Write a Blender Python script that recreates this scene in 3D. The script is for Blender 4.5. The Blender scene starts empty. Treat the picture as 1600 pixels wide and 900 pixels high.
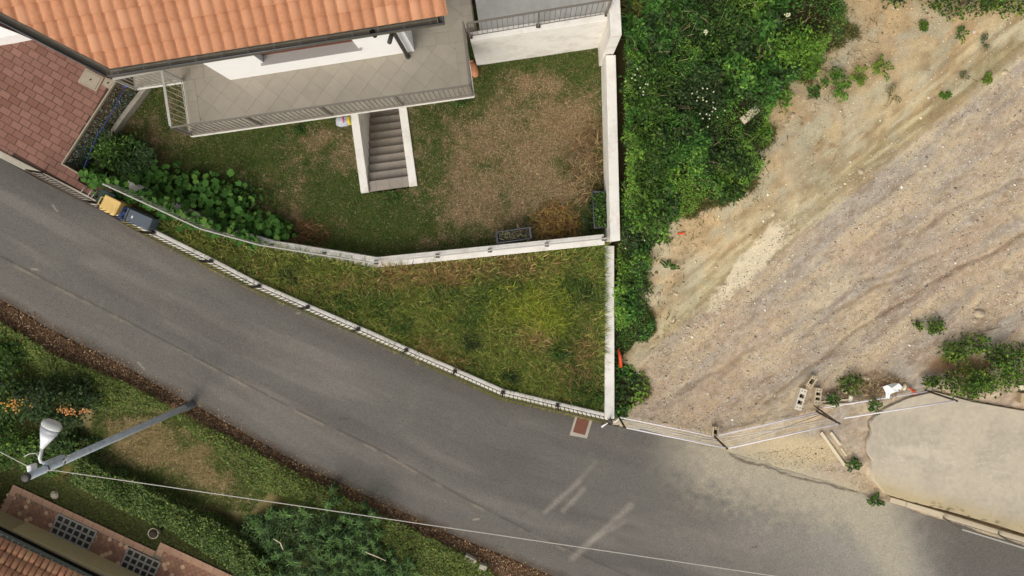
import bpy, bmesh, math, random
import numpy as np
from mathutils import Vector, Matrix

random.seed(7)
rng = np.random.default_rng(11)
scene = bpy.context.scene
COL = scene.collection

# ------------------------------------------------------------------ camera
CAM_H = 20.0                      # drone height above the low end of the road
NX, NY, F = 822.0, 402.0, 1067.0  # nadir point and focal length in photo pixels (1600 wide)
cam_data = bpy.data.cameras.new('camera')
cam = bpy.data.objects.new('camera', cam_data)
COL.objects.link(cam)
cam.location = (0, 0, CAM_H)
cam_data.sensor_width = 36.0
cam_data.lens = 36.0 * F / 1600.0
cam_data.shift_x = (800.0 - NX) / 1600.0
cam_data.shift_y = (NY - 450.0) / 1600.0
cam_data.clip_end = 3000.0
scene.camera = cam

# ------------------------------------------------------------------ light
SUN_EL, SUN_AZ = 46.0, 208.0      # compass: 0 = +Y (top of picture), clockwise
world = bpy.data.worlds.new('World')
scene.world = world
world.use_nodes = True
wn = world.node_tree.nodes
sky = wn.new('ShaderNodeTexSky')
sky.sky_type = 'NISHITA'
sky.sun_disc = False
sky.sun_elevation = math.radians(SUN_EL)
sky.sun_rotation = math.radians(SUN_AZ)
sky.dust_density = 5.0
sky.air_density = 1.0
sky.ozone_density = 1.0
bg = wn['Background']
bg.inputs['Strength'].default_value = 0.15
hs_ = wn.new('ShaderNodeHueSaturation')      # cloud-covered sky: most of the blue is gone
hs_.inputs['Saturation'].default_value = 0.3
world.node_tree.links.new(sky.outputs[0], hs_.inputs['Color'])
world.node_tree.links.new(hs_.outputs[0], bg.inputs['Color'])
sd = bpy.data.lights.new('sun', 'SUN')
sd.energy = 1.2
sd.angle = math.radians(50)
sd.color = (1.0, 0.93, 0.82)
sun = bpy.data.objects.new('sun', sd)
COL.objects.link(sun)
az, el = math.radians(SUN_AZ), math.radians(SUN_EL)
to_sun = Vector((math.sin(az) * math.cos(el), math.cos(az) * math.cos(el), math.sin(el)))
sun.rotation_euler = to_sun.to_track_quat('Z', 'Y').to_euler()
sun.location = to_sun * 60
vs = scene.view_settings
vs.view_transform = 'Standard'
vs.look = 'None'
vs.exposure = 0.04
vs.gamma = 1.0
vs.use_curve_mapping = False
try:
    scene.cycles.use_denoising = True
    scene.cycles.max_bounces = 6
except Exception:
    pass

# ------------------------------------------------------------------ helpers
def W(px, py, z):
    """world point seen at a photo pixel, at height z"""
    k = (CAM_H - z) / F
    return np.array([(px - NX) * k, -(py - NY) * k, z])

def Wxy(px, py, z):
    k = (CAM_H - z) / F
    return (px - NX) * k, -(py - NY) * k

def C(r, g, b):
    f = lambda v: (v / 255 / 12.92) if v / 255 <= .04045 else ((v / 255 + .055) / 1.055) ** 2.4
    return np.array([f(r), f(g), f(b)])

_tab = np.random.default_rng(3).random((256, 256))
def vnoise(x, y):
    xi = np.floor(x).astype(int); yi = np.floor(y).astype(int)
    fx = x - xi; fy = y - yi
    fx = fx * fx * (3 - 2 * fx); fy = fy * fy * (3 - 2 * fy)
    a = _tab[xi & 255, yi & 255]; b = _tab[(xi + 1) & 255, yi & 255]
    c = _tab[xi & 255, (yi + 1) & 255]; d = _tab[(xi + 1) & 255, (yi + 1) & 255]
    return (a * (1 - fx) + b * fx) * (1 - fy) + (c * (1 - fx) + d * fx) * fy

def fbm(x, y, f=1.0, o=4, seed=0):
    s = 0; a = .5; n = 0
    for k in range(o):
        s = s + a * vnoise(x * f + 17.3 * seed + 5.1 * k, y * f - 9.7 * seed + 3.3 * k)
        n += a; a *= .5; f *= 2.03
    return s / n

def sstep(a, b, x):
    t = np.clip((x - a) / (b - a), 0, 1)
    return t * t * (3 - 2 * t)

def pip(x, y, poly):
    x = np.asarray(x, float); y = np.asarray(y, float)
    r = np.zeros(np.broadcast(x, y).shape, bool)
    n = len(poly)
    for i in range(n):
        x1, y1 = poly[i][0], poly[i][1]; x2, y2 = poly[(i + 1) % n][0], poly[(i + 1) % n][1]
        if y1 == y2: continue
        c = ((y1 > y) != (y2 > y)) & (x < (x2 - x1) * (y - y1) / (y2 - y1) + x1)
        r ^= c
    return r

def dline(x, y, pts):
    d = np.full(np.broadcast(x, y).shape, 1e9)
    for (x1, y1), (x2, y2) in zip(pts[:-1], pts[1:]):
        dx, dy = x2 - x1, y2 - y1
        t = np.clip(((x - x1) * dx + (y - y1) * dy) / (dx * dx + dy * dy + 1e-12), 0, 1)
        d = np.minimum(d, np.hypot(x - x1 - t * dx, y - y1 - t * dy))
    return d

def mix(a, b, w):
    return a * (1 - w[..., None]) + b * w[..., None]

# -------- heights of the place
X0, Y0 = Wxy(955, 655, 0)
def zr(x, y):
    t = (x - X0) * .92 - (y - Y0) * .39
    return .104 * np.log1p(np.exp(np.clip(-t, -40, 40)))

def Wr(px, py, off=0.0):
    z = 0.0
    for _ in range(12):
        x, y = Wxy(px, py, z)
        z = float(zr(x, y)) + off
    return np.array([x, y, z])

RU = [(-160, 155), (-80, 200), (0, 246), (60, 280), (150, 326), (240, 376), (400, 457), (560, 524), (640, 560), (780, 624), (955, 664), (1060, 690), (1140, 712), (1250, 745), (1385, 788), (1480, 820), (1600, 858), (1720, 895), (2000, 990)]
RL = [(-160, 380), (-80, 425), (0, 468), (100, 525), (120, 535), (200, 575), (330, 648), (480, 730), (560, 768), (690, 828), (840, 890), (1000, 950), (1250, 1020), (1500, 1090), (1720, 1150), (2000, 1230)]
RUw = np.array([Wr(*p) for p in RU]); RLw = np.array([Wr(*p) for p in RL])
def y_up(x): return np.interp(x, RUw[:, 0], RUw[:, 1])
def y_lo(x): return np.interp(x, RLw[:, 0], RLw[:, 1])

LAWN_Z = .7
def wpoly(pts, z): return [tuple(Wxy(px, py, z)) for px, py in pts]
LAWN = wpoly([(951, 20), (951, 60), (957, 378), (590, 411), (425, 386), (337, 362), (192, 295), (140, 268), (152, 240), (228, 128), (240, 60), (260, 0)], LAWN_Z)
STAIR = wpoly([(556, 176), (627, 166), (645, 291), (571, 301)], LAWN_Z)
su = np.array(STAIR[0]) - np.array(STAIR[3]); su = su / np.linalg.norm(su)
STAIR[0] = tuple(np.array(STAIR[0]) + su * 2.6); STAIR[1] = tuple(np.array(STAIR[1]) + su * 2.6)
MIDW = [(168, 283), (192, 293), (337, 360), (425, 384), (588, 410), (950, 374)]
MIDZ = [2.0, 1.95, 1.55, 1.35, 1.2, 1.25]
MIDw = [tuple(Wxy(p[0], p[1], z)) for p, z in zip(MIDW, MIDZ)]
EO = np.array(Wxy(1000, 640, 0)); EA = np.array([.774, .632]); EN = np.array([-.632, .774])
XW = Wxy(952, 500, .5)[0]

RUTS = [([tuple(Wxy(px, py, .3)) for px, py in l], d_) for l, d_ in (
    ([(1640, 342), (1530, 400), (1460, 440), (1395, 480), (1330, 525), (1265, 575), (1200, 630)], .06),
    ([(1640, 262), (1540, 300), (1470, 335), (1420, 365), (1370, 395)], .035),
    ([(1420, 430), (1360, 450), (1290, 500), (1255, 525)], .04),
    ([(1180, 545), (1110, 590), (1060, 620)], .03),
    ([(1330, 600), (1240, 640), (1180, 655)], .03),
    ([(1460, 400), (1400, 425), (1340, 440)], .03))]

def east(x, y):
    s = (x - EO[0]) * EA[0] + (y - EO[1]) * EA[1]
    u = (x - EO[0]) * EN[0] + (y - EO[1]) * EN[1]
    sc = np.clip(s, -2, 22)
    z = .045 * np.log1p(np.exp(sc))
    z = z + 1.25 * sstep(1.0, 3.6, u + .5 * (fbm(x, y, .8, 3, 5) - .5)) * sstep(0, 9, s + .8 * np.clip(u, 0, 6))
    # ruts running along the track
    on = sstep(1.6, .6, u) * sstep(-9, -3, u) * sstep(-.5, 2.5, s)
    z = z + on * (.07 * (fbm(s * .25 + .2 * u, u * 2.2, 1, 3, 8) - .5) + .05 * (fbm(s * .5, u * 5, 1, 2, 4) - .5))
    z = z + .05 * (fbm(x, y, 2.5, 3, 2) - .5)
    z = np.minimum(z, .32 + np.clip(x - XW - .5, 0, 9) * .7 + np.clip(y - .25, 0, 9) * .8)
    for ln_, dp_ in RUTS:
        z = z - dp_ * np.exp(-(dline(x, y + .3 * (fbm(x, y, 1.6, 4, 19) - .5), ln_) / .055) ** 2)
    rl_ = np.abs(fbm(s * .7 + .4 * u, u * 2.0, 1, 5, 18) - .5)
    z = z - .02 * sstep(.02, .0, rl_) * sstep(1.4, .8, u) * sstep(0, 2, s)
    k = sstep(.05, 1.6, y - y_up(x))
    return zr(x, y) * (1 - k) + z * k + .012 - .018 * sstep(.22, .0, y - y_up(x))

def south(x, y):
    d = np.clip((y_lo(x) - y) * .88, 0, 40)
    z = zr(x, y) - .36 * (np.sqrt((np.clip(d, 0, 6.2) - .5) ** 2 + .25) + np.clip(d, 0, 6.2) - .5) / 2 + .12 * sstep(0, .5, d)
    return z + .04 * (fbm(x, y, 1.8, 3, 3) - .5)

def H(x, y):
    x = np.asarray(x, float); y = np.asarray(y, float)
    r = zr(x, y)
    yu, yl = y_up(x), y_lo(x)
    z = r - .06
    z = np.where(y < yl, south(x, y), z)
    north = y > yu
    ve = r + .12 + .25 * sstep(0, 2.5, (y - yu) * .9) + .06 * (fbm(x, y, 2.0, 3, 6) - .5)
    lawn = pip(x, y, LAWN)
    verge = north & ~lawn & (x < XW) & (x > MIDw[1][0] - .3) & (y < np.interp(x, [m[0] for m in MIDw], [m[1] for m in MIDw]))
    z = np.where(verge, ve, z)
    z = np.where(north & (x >= XW), east(x, y), z)
    z = np.where(north & lawn, LAWN_Z + .04 * (fbm(x, y, 1.5, 3, 1) - .5), z)
    z = np.where(pip(x, y, STAIR), -2.2, z)
    z = np.array(z, float)
    k = north & (x > 9)
    if np.any(k):
        xs_, ys_ = x[k], y[k]
        ins = pip(xs_, ys_, SLABP); dd = dline(xs_, ys_, SLABP + SLABP[:1])
        z[k] = np.where(ins, .12, np.minimum(z[k], .235 + np.clip(dd - .1, 0, 9) * .5))
    k = (y < yl) & (x < -6)
    if np.any(k):
        xs_, ys_ = x[k], y[k]
        ins = pip(xs_, ys_, TERP); dd = dline(xs_, ys_, TERP + TERP[:1])
        z[k] = np.where(ins, TZ - .3, TZ - .03 + (z[k] - TZ + .03) * sstep(0, 1.3, dd))
    return z

SLAB = [(1357, 690), (1362, 672), (1360, 658), (1380, 640), (1420, 622), (1460, 612), (1520, 628), (1600, 642), (1720, 650), (1720, 872), (1600, 834), (1540, 815), (1480, 798), (1420, 783), (1385, 772), (1368, 752), (1362, 735), (1365, 720), (1356, 705)]
SLABP = wpoly(SLAB, .3)
TZ = -.2
TERP = wpoly([(21, 757), (243, 861), (251, 847), (420, 926), (420, 1020), (-140, 1020), (-90, 975)], TZ)

def G(px, py, off=0.0):
    px = np.asarray(px, float); py = np.asarray(py, float)
    z = np.full(np.broadcast(px, py).shape, .5)
    for _ in range(10):
        x, y = Wxy(px, py, z)
        z = .5 * z + .5 * (Hg(x, y) + off)
    x, y = Wxy(px, py, z)
    return np.stack([x, y, Hg(x, y) + off], -1)

def Hg(x, y):
    """height read from the built ground mesh"""
    i = np.clip(np.searchsorted(gx, x) - 1, 0, len(gx) - 2); j = np.clip(np.searchsorted(gy, y) - 1, 0, len(gy) - 2)
    fx = (x - gx[i]) / (gx[i + 1] - gx[i]); fy = (y - gy[j]) / (gy[j + 1] - gy[j])
    return (GZ[j, i] * (1 - fx) + GZ[j, i + 1] * fx) * (1 - fy) + (GZ[j + 1, i] * (1 - fx) + GZ[j + 1, i + 1] * fx) * fy

def pxof(v):
    k = F / (CAM_H - v[..., 2])
    return NX + v[..., 0] * k, NY - v[..., 1] * k

# -------- object helpers
def tag(o, label=None, cat=None, group=None, kind=None):
    if label: o['label'] = label
    if cat: o['category'] = cat
    if group: o['group'] = group
    if kind: o['kind'] = kind
    return o

def link(o, parent=None):
    COL.objects.link(o)
    if parent is not None:
        o.parent = parent
        o.matrix_parent_inverse = Matrix.Translation(-root_loc(parent))
    return o

def root_loc(p):
    return p.location.copy()

def empty(name, loc):
    o = bpy.data.objects.new(name, None)
    o.location = Vector([float(a) for a in loc])
    o.empty_display_size = .2
    COL.objects.link(o)
    return o

def obj(name, verts, faces, mat, parent=None, smooth=False):
    me = bpy.data.meshes.new(name)
    me.from_pydata([tuple(map(float, v)) for v in verts], [], [tuple(f) for f in faces])
    me.update()
    if smooth:
        me.polygons.foreach_set('use_smooth', [True] * len(me.polygons))
    me.materials.append(mat)
    return link(bpy.data.objects.new(name, me), parent)

def fix_normals(o, bevel=0.0, seg=2, smooth=False):
    bm = bmesh.new(); bm.from_mesh(o.data)
    bmesh.ops.recalc_face_normals(bm, faces=bm.faces)
    if bevel > 0:
        bmesh.ops.bevel(bm, geom=[e for e in bm.edges if e.is_manifold and e.calc_face_angle(0) > .5], offset=bevel, segments=seg, affect='EDGES', profile=.6, clamp_overlap=True)
    bm.to_mesh(o.data); bm.free()
    if smooth:
        o.data.polygons.foreach_set('use_smooth', [True] * len(o.data.polygons))
    return o

def prism(name, poly, z0, z1, mat, parent=None, bevel=0.0):
    """poly: xy list; z0, z1 numbers or per-corner lists"""
    n = len(poly)
    z0 = [z0] * n if np.isscalar(z0) else z0
    z1 = [z1] * n if np.isscalar(z1) else z1
    v = [(p[0], p[1], z) for p, z in zip(poly, z0)] + [(p[0], p[1], z) for p, z in zip(poly, z1)]
    f = [tuple(range(n - 1, -1, -1)), tuple(range(n, 2 * n))] + [(i, (i + 1) % n, n + (i + 1) % n, n + i) for i in range(n)]
    o = obj(name, v, f, mat, parent)
    return fix_normals(o, bevel)

def box(name, c, size, mat, parent=None, rz=0.0, bevel=0.0, taper=1.0):
    sx, sy, sz = size[0] / 2, size[1] / 2, size[2] / 2
    ca, sa = math.cos(rz), math.sin(rz)
    v = []
    for k, z in ((taper, -sz), (1.0, sz)):
        for x, y in ((-sx, -sy), (sx, -sy), (sx, sy), (-sx, sy)):
            x *= k; y *= k
            v.append((c[0] + x * ca - y * sa, c[1] + x * sa + y * ca, c[2] + z))
    f = [(3, 2, 1, 0), (4, 5, 6, 7)] + [(i, (i + 1) % 4, 4 + (i + 1) % 4, 4 + i) for i in range(4)]
    o = obj(name, v, f, mat, parent)
    if bevel: fix_normals(o, bevel)
    return o

def tube_geo(pts, r, n=8, caps=True):
    pts = [Vector([float(a) for a in p]) for p in pts]
    rs = [r] * len(pts) if np.isscalar(r) else r
    v, f = [], []
    prev = None
    for i, p in enumerate(pts):
        d = (pts[min(i + 1, len(pts) - 1)] - pts[max(i - 1, 0)]).normalized()
        if prev is None:
            a = d.orthogonal().normalized()
        else:
            a = (prev - d * prev.dot(d)).normalized()
        prev = a
        b = d.cross(a)
        for k in range(n):
            t = 2 * math.pi * k / n
            v.append(p + (a * math.cos(t) + b * math.sin(t)) * rs[i])
    m = len(pts)
    for i in range(m - 1):
        for k in range(n):
            f.append((i * n + k, i * n + (k + 1) % n, (i + 1) * n + (k + 1) % n, (i + 1) * n + k))
    if caps:
        f.append(tuple(range(n - 1, -1, -1))); f.append(tuple((m - 1) * n + k for k in range(n)))
    return v, f

def tube(name, pts, r, mat, parent=None, n=8):
    v, f = tube_geo(pts, r, n)
    return obj(name, v, f, mat, parent, smooth=n > 4)

def np_mesh(name, verts, faces, mat, cols=None, parent=None, smooth=False):
    """verts (N,3), faces (M,k) equal sized; cols (N,3) linear"""
    me = bpy.data.meshes.new(name)
    faces = np.asarray(faces, np.int32)
    nv, (nf, k) = len(verts), faces.shape
    me.vertices.add(nv); me.loops.add(nf * k); me.polygons.add(nf)
    me.vertices.foreach_set('co', np.asarray(verts, np.float32).ravel())
    me.loops.foreach_set('vertex_index', faces.ravel())
    me.polygons.foreach_set('loop_start', np.arange(0, nf * k, k, dtype=np.int32))
    if smooth:
        me.polygons.foreach_set('use_smooth', np.ones(nf, bool))
    me.update(calc_edges=True)
    if cols is not None:
        at = me.color_attributes.new('Col', 'FLOAT_COLOR', 'POINT')
        at.data.foreach_set('color', np.concatenate([cols, np.ones((nv, 1))], 1).astype(np.float32).ravel())
    me.materials.append(mat)
    return link(bpy.data.objects.new(name, me), parent)

# ------------------------------------------------------------------ materials
def mat(name, color, rough=.8, var=.18, scale=6.0, bump=.15, bscale=40.0, rnd=0.0, metal=0.0, spec=.3, stain=None, stain_scale=1.2, stain_amt=.5, detail=8, attr=False, tint=None):
    m = bpy.data.materials.new(name); m.use_nodes = True
    nt = m.node_tree; nd = nt.nodes; L = nt.links
    b = nd['Principled BSDF']
    b.inputs['Roughness'].default_value = rough
    b.inputs['Metallic'].default_value = metal
    b.inputs['Specular IOR Level'].default_value = spec
    geo = nd.new('ShaderNodeNewGeometry')
    if attr:
        a = nd.new('ShaderNodeAttribute'); a.attribute_name = 'Col'; cur = a.outputs['Color']
    else:
        rgb = nd.new('ShaderNodeRGB'); rgb.outputs[0].default_value = (*[float(c) for c in color], 1); cur = rgb.outputs[0]
    def mulval(cur, fac_socket, lo, hi):
        mr = nd.new('ShaderNodeMapRange'); mr.inputs[1].default_value = .25; mr.inputs[2].default_value = .75
        mr.inputs[3].default_value = lo; mr.inputs[4].default_value = hi
        L.new(fac_socket, mr.inputs[0])
        mx = nd.new('ShaderNodeVectorMath'); mx.operation = 'SCALE'
        L.new(cur, mx.inputs[0]); L.new(mr.outputs[0], mx.inputs['Scale'])
        return mx.outputs[0]
    if var:
        n1 = nd.new('ShaderNodeTexNoise'); n1.inputs['Scale'].default_value = scale; n1.inputs['Detail'].default_value = detail; n1.inputs['Roughness'].default_value = .65
        L.new(geo.outputs['Position'], n1.inputs['Vector'])
        cur = mulval(cur, n1.outputs['Fac'], 1 - var, 1 + var)
    if stain is not None:
        n2 = nd.new('ShaderNodeTexNoise'); n2.inputs['Scale'].default_value = stain_scale; n2.inputs['Detail'].default_value = 6; n2.inputs['Roughness'].default_value = .7
        L.new(geo.outputs['Position'], n2.inputs['Vector'])
        mr = nd.new('ShaderNodeMapRange'); mr.inputs[1].default_value = .48; mr.inputs[2].default_value = .72; mr.inputs[3].default_value = 0; mr.inputs[4].default_value = stain_amt
        L.new(n2.outputs['Fac'], mr.inputs[0])
        mx = nd.new('ShaderNodeMix'); mx.data_type = 'RGBA'
        L.new(mr.outputs[0], mx.inputs[0]); L.new(cur, mx.inputs[6]); mx.inputs[7].default_value = (*[float(c) for c in stain], 1)
        cur = mx.outputs[2]
    if rnd:
        oi = nd.new('ShaderNodeObjectInfo')
        mr = nd.new('ShaderNodeMapRange'); mr.inputs[3].default_value = 1 - rnd; mr.inputs[4].default_value = 1 + rnd
        L.new(oi.outputs['Random'], mr.inputs[0])
        mx = nd.new('ShaderNodeVectorMath'); mx.operation = 'SCALE'
        L.new(cur, mx.inputs[0]); L.new(mr.outputs[0], mx.inputs['Scale']); cur = mx.outputs[0]
        if tint is not None:
            ml = nd.new('ShaderNodeMath'); ml.operation = 'MULTIPLY'; ml.inputs[1].default_value = 7.31
            fr = nd.new('ShaderNodeMath'); fr.operation = 'FRACT'
            pw = nd.new('ShaderNodeMath'); pw.operation = 'POWER'; pw.inputs[1].default_value = 3.5
            L.new(oi.outputs['Random'], ml.inputs[0]); L.new(ml.outputs[0], fr.inputs[0]); L.new(fr.outputs[0], pw.inputs[0])
            m2 = nd.new('ShaderNodeMix'); m2.data_type = 'RGBA'
            L.new(pw.outputs[0], m2.inputs[0]); L.new(cur, m2.inputs[6]); m2.inputs[7].default_value = (*[float(c) for c in tint], 1)
            cur = m2.outputs[2]
    L.new(cur, b.inputs['Base Color'])
    if bump:
        n3 = nd.new('ShaderNodeTexNoise'); n3.inputs['Scale'].default_value = bscale; n3.inputs['Detail'].default_value = 5
        L.new(geo.outputs['Position'], n3.inputs['Vector'])
        bp = nd.new('ShaderNodeBump'); bp.inputs['Strength'].default_value = bump; bp.inputs['Distance'].default_value = .02
        L.new(n3.outputs['Fac'], bp.inputs['Height']); L.new(bp.outputs[0], b.inputs['Normal'])
    return m

def leaf_mat(name, transl=.25, rough=.6):
    m = bpy.data.materials.new(name); m.use_nodes = True
    nt = m.node_tree; nd = nt.nodes; L = nt.links
    b = nd['Principled BSDF']; b.inputs['Roughness'].default_value = rough; b.inputs['Specular IOR Level'].default_value = .25
    a = nd.new('ShaderNodeAttribute'); a.attribute_name = 'Col'
    L.new(a.outputs['Color'], b.inputs['Base Color'])
    t = nd.new('ShaderNodeBsdfTranslucent'); L.new(a.outputs['Color'], t.inputs['Color'])
    mx = nd.new('ShaderNodeMixShader'); mx.inputs[0].default_value = transl
    L.new(b.outputs[0], mx.inputs[1]); L.new(t.outputs[0], mx.inputs[2])
    L.new(mx.outputs[0], nd['Material Output'].inputs['Surface'])
    return m

M = {}
M['ground'] = mat('ground', None, .95, .36, 30, 1.0, 60, attr=True, detail=12, spec=.1)
M['asphalt'] = mat('asphalt', None, .9, .42, 38, .6, 160, attr=True, detail=6, spec=.25)
M['white'] = mat('white_render', C(226, 221, 211), .85, .06, 3, .12, 60, stain=C(176, 164, 142), stain_scale=2.2, stain_amt=.5, spec=.2)
M['facade'] = mat('facade_plaster', C(240, 238, 233), .85, .03, 3, .1, 80, spec=.2)
M['lowwhite'] = mat('weathered_white_render', C(208, 203, 193), .85, .1, 6, .12, 60, stain=C(150, 142, 124), stain_scale=3.0, stain_amt=.6, spec=.2)
M['conc'] = mat('concrete', C(168, 160, 145), .9, .14, 5, .35, 45, stain=C(120, 110, 90), stain_amt=.4, spec=.2)
M['patio'] = mat('patio_concrete', C(158, 156, 149), .8, .12, 4, .2, 30, stain=C(185, 185, 180), stain_amt=.6)
M['slab'] = mat('slab_concrete', None, .9, .1, 30, .4, 70, attr=True, spec=.2)
M['btile'] = mat('balcony_tile', C(152, 144, 129), .6, .07, 5, .06, 40, rnd=.045)
M['pjoint'] = mat('paver_joint', C(72, 54, 46), .95, .2, 20, 0)
M['grout'] = mat('grout', C(118, 109, 94), .9, .1, 10, 0)
M['bgrout'] = mat('balcony_grout', C(130, 122, 108), .9, .1, 10, 0)
M['stile'] = mat('stair_tile', C(146, 137, 125), .7, .09, 7, .06, 40, rnd=.06)
M['roof'] = mat('terracotta', C(178, 124, 90), .8, .16, 14, .25, 60, rnd=.05, stain=C(170, 112, 82), stain_scale=5, stain_amt=.35, tint=C(190, 138, 104))
M['roof_old'] = mat('old_terracotta', C(186, 132, 100), .85, .22, 9, .3, 60, rnd=.28, stain=C(120, 95, 75), stain_scale=7, stain_amt=.6, tint=C(190, 150, 110))
M['roofbase'] = mat('roof_underlay', C(96, 56, 40), .9, .15, 9, .2, 60)
M['gutter'] = mat('gutter_metal', C(98, 92, 80), .6, .2, 7, .1, 40, metal=.2)
M['lip'] = mat('gutter_lip', C(92, 94, 97), .5, .1, 7, 0, metal=.4)
M['rail'] = mat('rail_paint', C(120, 113, 103), .5, .1, 20, 0, metal=.2)
M['rail_light'] = mat('galvanised_rail', C(176, 172, 162), .5, .1, 20, 0, metal=.2)
M['rail_dark'] = mat('fence_paint', C(74, 68, 62), .6, .15, 20, 0, metal=.2)
M['brown'] = mat('brown_wood', C(104, 56, 42), .55, .1, 12, .05)
M['glass'] = mat('window_glass', C(40, 46, 50), .08, 0, 1, 0, spec=.6)
M['granite'] = mat('granite_sill', C(150, 145, 140), .5, .2, 90, .02, 80)
M['pipe'] = mat('downspout_paint', C(72, 68, 64), .5, .1, 10, 0, metal=.3)
M['black'] = mat('dark_void', C(18, 17, 16), .9, 0, 1, 0)
M['paver'] = mat('paver_block', C(134, 98, 84), .9, .14, 22, .35, 80, rnd=.08, tint=C(120, 84, 70))
M['cover'] = mat('cover_concrete', C(158, 146, 126), .85, .12, 9, .2, 60)
M['bank'] = mat('bank_soil', C(118, 130, 114), .95, .5, 30, 1.0, 40, stain=C(164, 170, 158), stain_scale=16, stain_amt=.8)
M['rust'] = mat('rusty_iron', C(112, 72, 56), .85, .2, 30, .3, 90)
M['terracotta'] = mat('clay_pot', C(196, 134, 98), .8, .1, 12, .1, 50)
M['leaf'] = leaf_mat('foliage')
M['grass'] = leaf_mat('grass_blades', .2, .8)
M['dead'] = leaf_mat('dead_leaves', .05, .9)
M['stone'] = mat('stones', None, .9, .15, 30, .3, 60, attr=True, spec=.2)
M['bark'] = mat('bark', C(95, 82, 66), .9, .25, 20, .4, 50)
M['stick'] = mat('dry_stick', C(176, 156, 122), .85, .2, 20, .2, 60)
M['wood'] = mat('weathered_wood', C(214, 199, 168), .85, .18, 25, .2, 60)
M['galv'] = mat('galvanised_steel', C(186, 194, 200), .5, .12, 9, .05, 40, metal=.0, stain=C(120, 128, 136), stain_scale=4)
M['polesleeve'] = mat('pole_sleeve', C(96, 98, 100), .6, .1, 10, 0, metal=.2)
M['lampwhite'] = mat('lamp_white', C(226, 227, 227), .35, .03, 9, 0, spec=.5)
M['lampgrey'] = mat('lamp_grey', C(150, 153, 156), .35, .08, 12, 0, spec=.5)
M['lamplens'] = mat('lamp_lens', C(190, 190, 184), .3, .08, 12, 0, spec=.5)
M['cable'] = mat('cable_sheath', C(188, 183, 172), .6, 0, 1, 0)
M['blue'] = mat('blue_rope', C(66, 84, 160), .7, .1, 30, 0)
M['ylid'] = mat('yellow_plastic', C(226, 190, 118), .45, .06, 6, .03, 40, stain=C(180, 150, 110), stain_scale=5, stain_amt=.3)
M['ybody'] = mat('ochre_plastic', C(196, 160, 88), .5, .06, 6, .03, 40)
M['bluelid'] = mat('blue_plastic', C(46, 66, 118), .45, .06, 6, .03, 40)
M['greybin'] = mat('grey_plastic', C(92, 100, 108), .45, .06, 6, .03, 40)
M['greenbin'] = mat('green_plastic', C(40, 62, 52), .5, .06, 6, .03, 40)
M['planter'] = mat('planter_plastic', C(84, 84, 90), .55, .08, 9, .03, 40)
M['soil'] = mat('potting_soil', C(50, 42, 34), .95, .3, 40, .8, 60)
M['fencewhite'] = mat('white_tape_rail', C(222, 216, 218), .5, .04, 9, 0)
M['fencewire'] = mat('thin_wire', C(196, 188, 176), .5, .05, 9, 0)
M['post'] = mat('rusty_post', C(84, 72, 60), .7, .2, 20, .1, 40, metal=.3)
M['block'] = mat('cement_block', C(196, 180, 152), .95, .12, 30, .4, 90)
M['blockw'] = mat('pale_cement_block', C(218, 208, 188), .95, .1, 30, .4, 90)
M['plastic'] = mat('white_sheet', C(226, 228, 224), .4, .05, 6, .1, 20)
M['orange'] = mat('orange_plastic', C(214, 84, 44), .5, .1, 20, .1, 40)
M['ochre_wall'] = mat('ochre_plaster', C(204, 186, 140), .85, .07, 5, .12, 70)
M['cream'] = mat('cream_trim', C(176, 160, 124), .8, .08, 9, .05, 50)
M['greygutter'] = mat('grey_gutter', C(134, 140, 132), .5, .1, 8, 0, metal=.2)
M['smalltile'] = mat('small_clay_tiles', None, .8, .1, 30, .12, 60, attr=True)
M['bordertile'] = mat('border_clay_tile', C(158, 124, 100), .8, .12, 12, .1, 50, rnd=.1)
M['gridconc'] = mat('grid_concrete', C(140, 136, 126), .85, .1, 12, .15, 60)
M['gridpane'] = mat('grid_pane', C(44, 40, 32), .75, .3, 12, .05, 30, rnd=.35, spec=.4)
M['leafobj'] = mat('squash_leaf', C(60, 96, 40), .8, .16, 14, .25, 30, rnd=.28, tint=C(92, 124, 54), spec=.12)
M['leafdark'] = mat('dark_leaf', C(48, 78, 36), .6, .2, 14, .2, 30, rnd=.3, spec=.25)

# ------------------------------------------------------------------ ground
def axis(a, b, step, far):
    mid = np.arange(a, b, step)
    ext = [step * 1.5]
    while sum(ext) < far: ext.append(ext[-1] * 1.5)
    e = np.cumsum(ext)
    return np.concatenate([a - e[::-1], mid, mid[-1] + e])

gx = axis(-17.2, 17.4, .056, 420); gy = axis(-12.0, 9.4, .056, 420)
GX, GY = np.meshgrid(gx, gy, indexing='xy')
GZ = H(np.clip(GX, -30, 30), np.clip(GY, -30, 30))
far = np.maximum(np.abs(GX) - 20, 0) + np.maximum(np.abs(GY) - 14, 0)
GZ = GZ - .02 * far
PX, PY = pxof(np.stack([GX, GY, GZ], -1))

def gauss(px, py, cx, cy, rx, ry, rot=0):
    c, s = math.cos(rot), math.sin(rot)
    dx, dy = px - cx, py - cy
    a = (dx * c + dy * s) / rx; b = (-dx * s + dy * c) / ry
    return np.exp(-(a * a + b * b))

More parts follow.
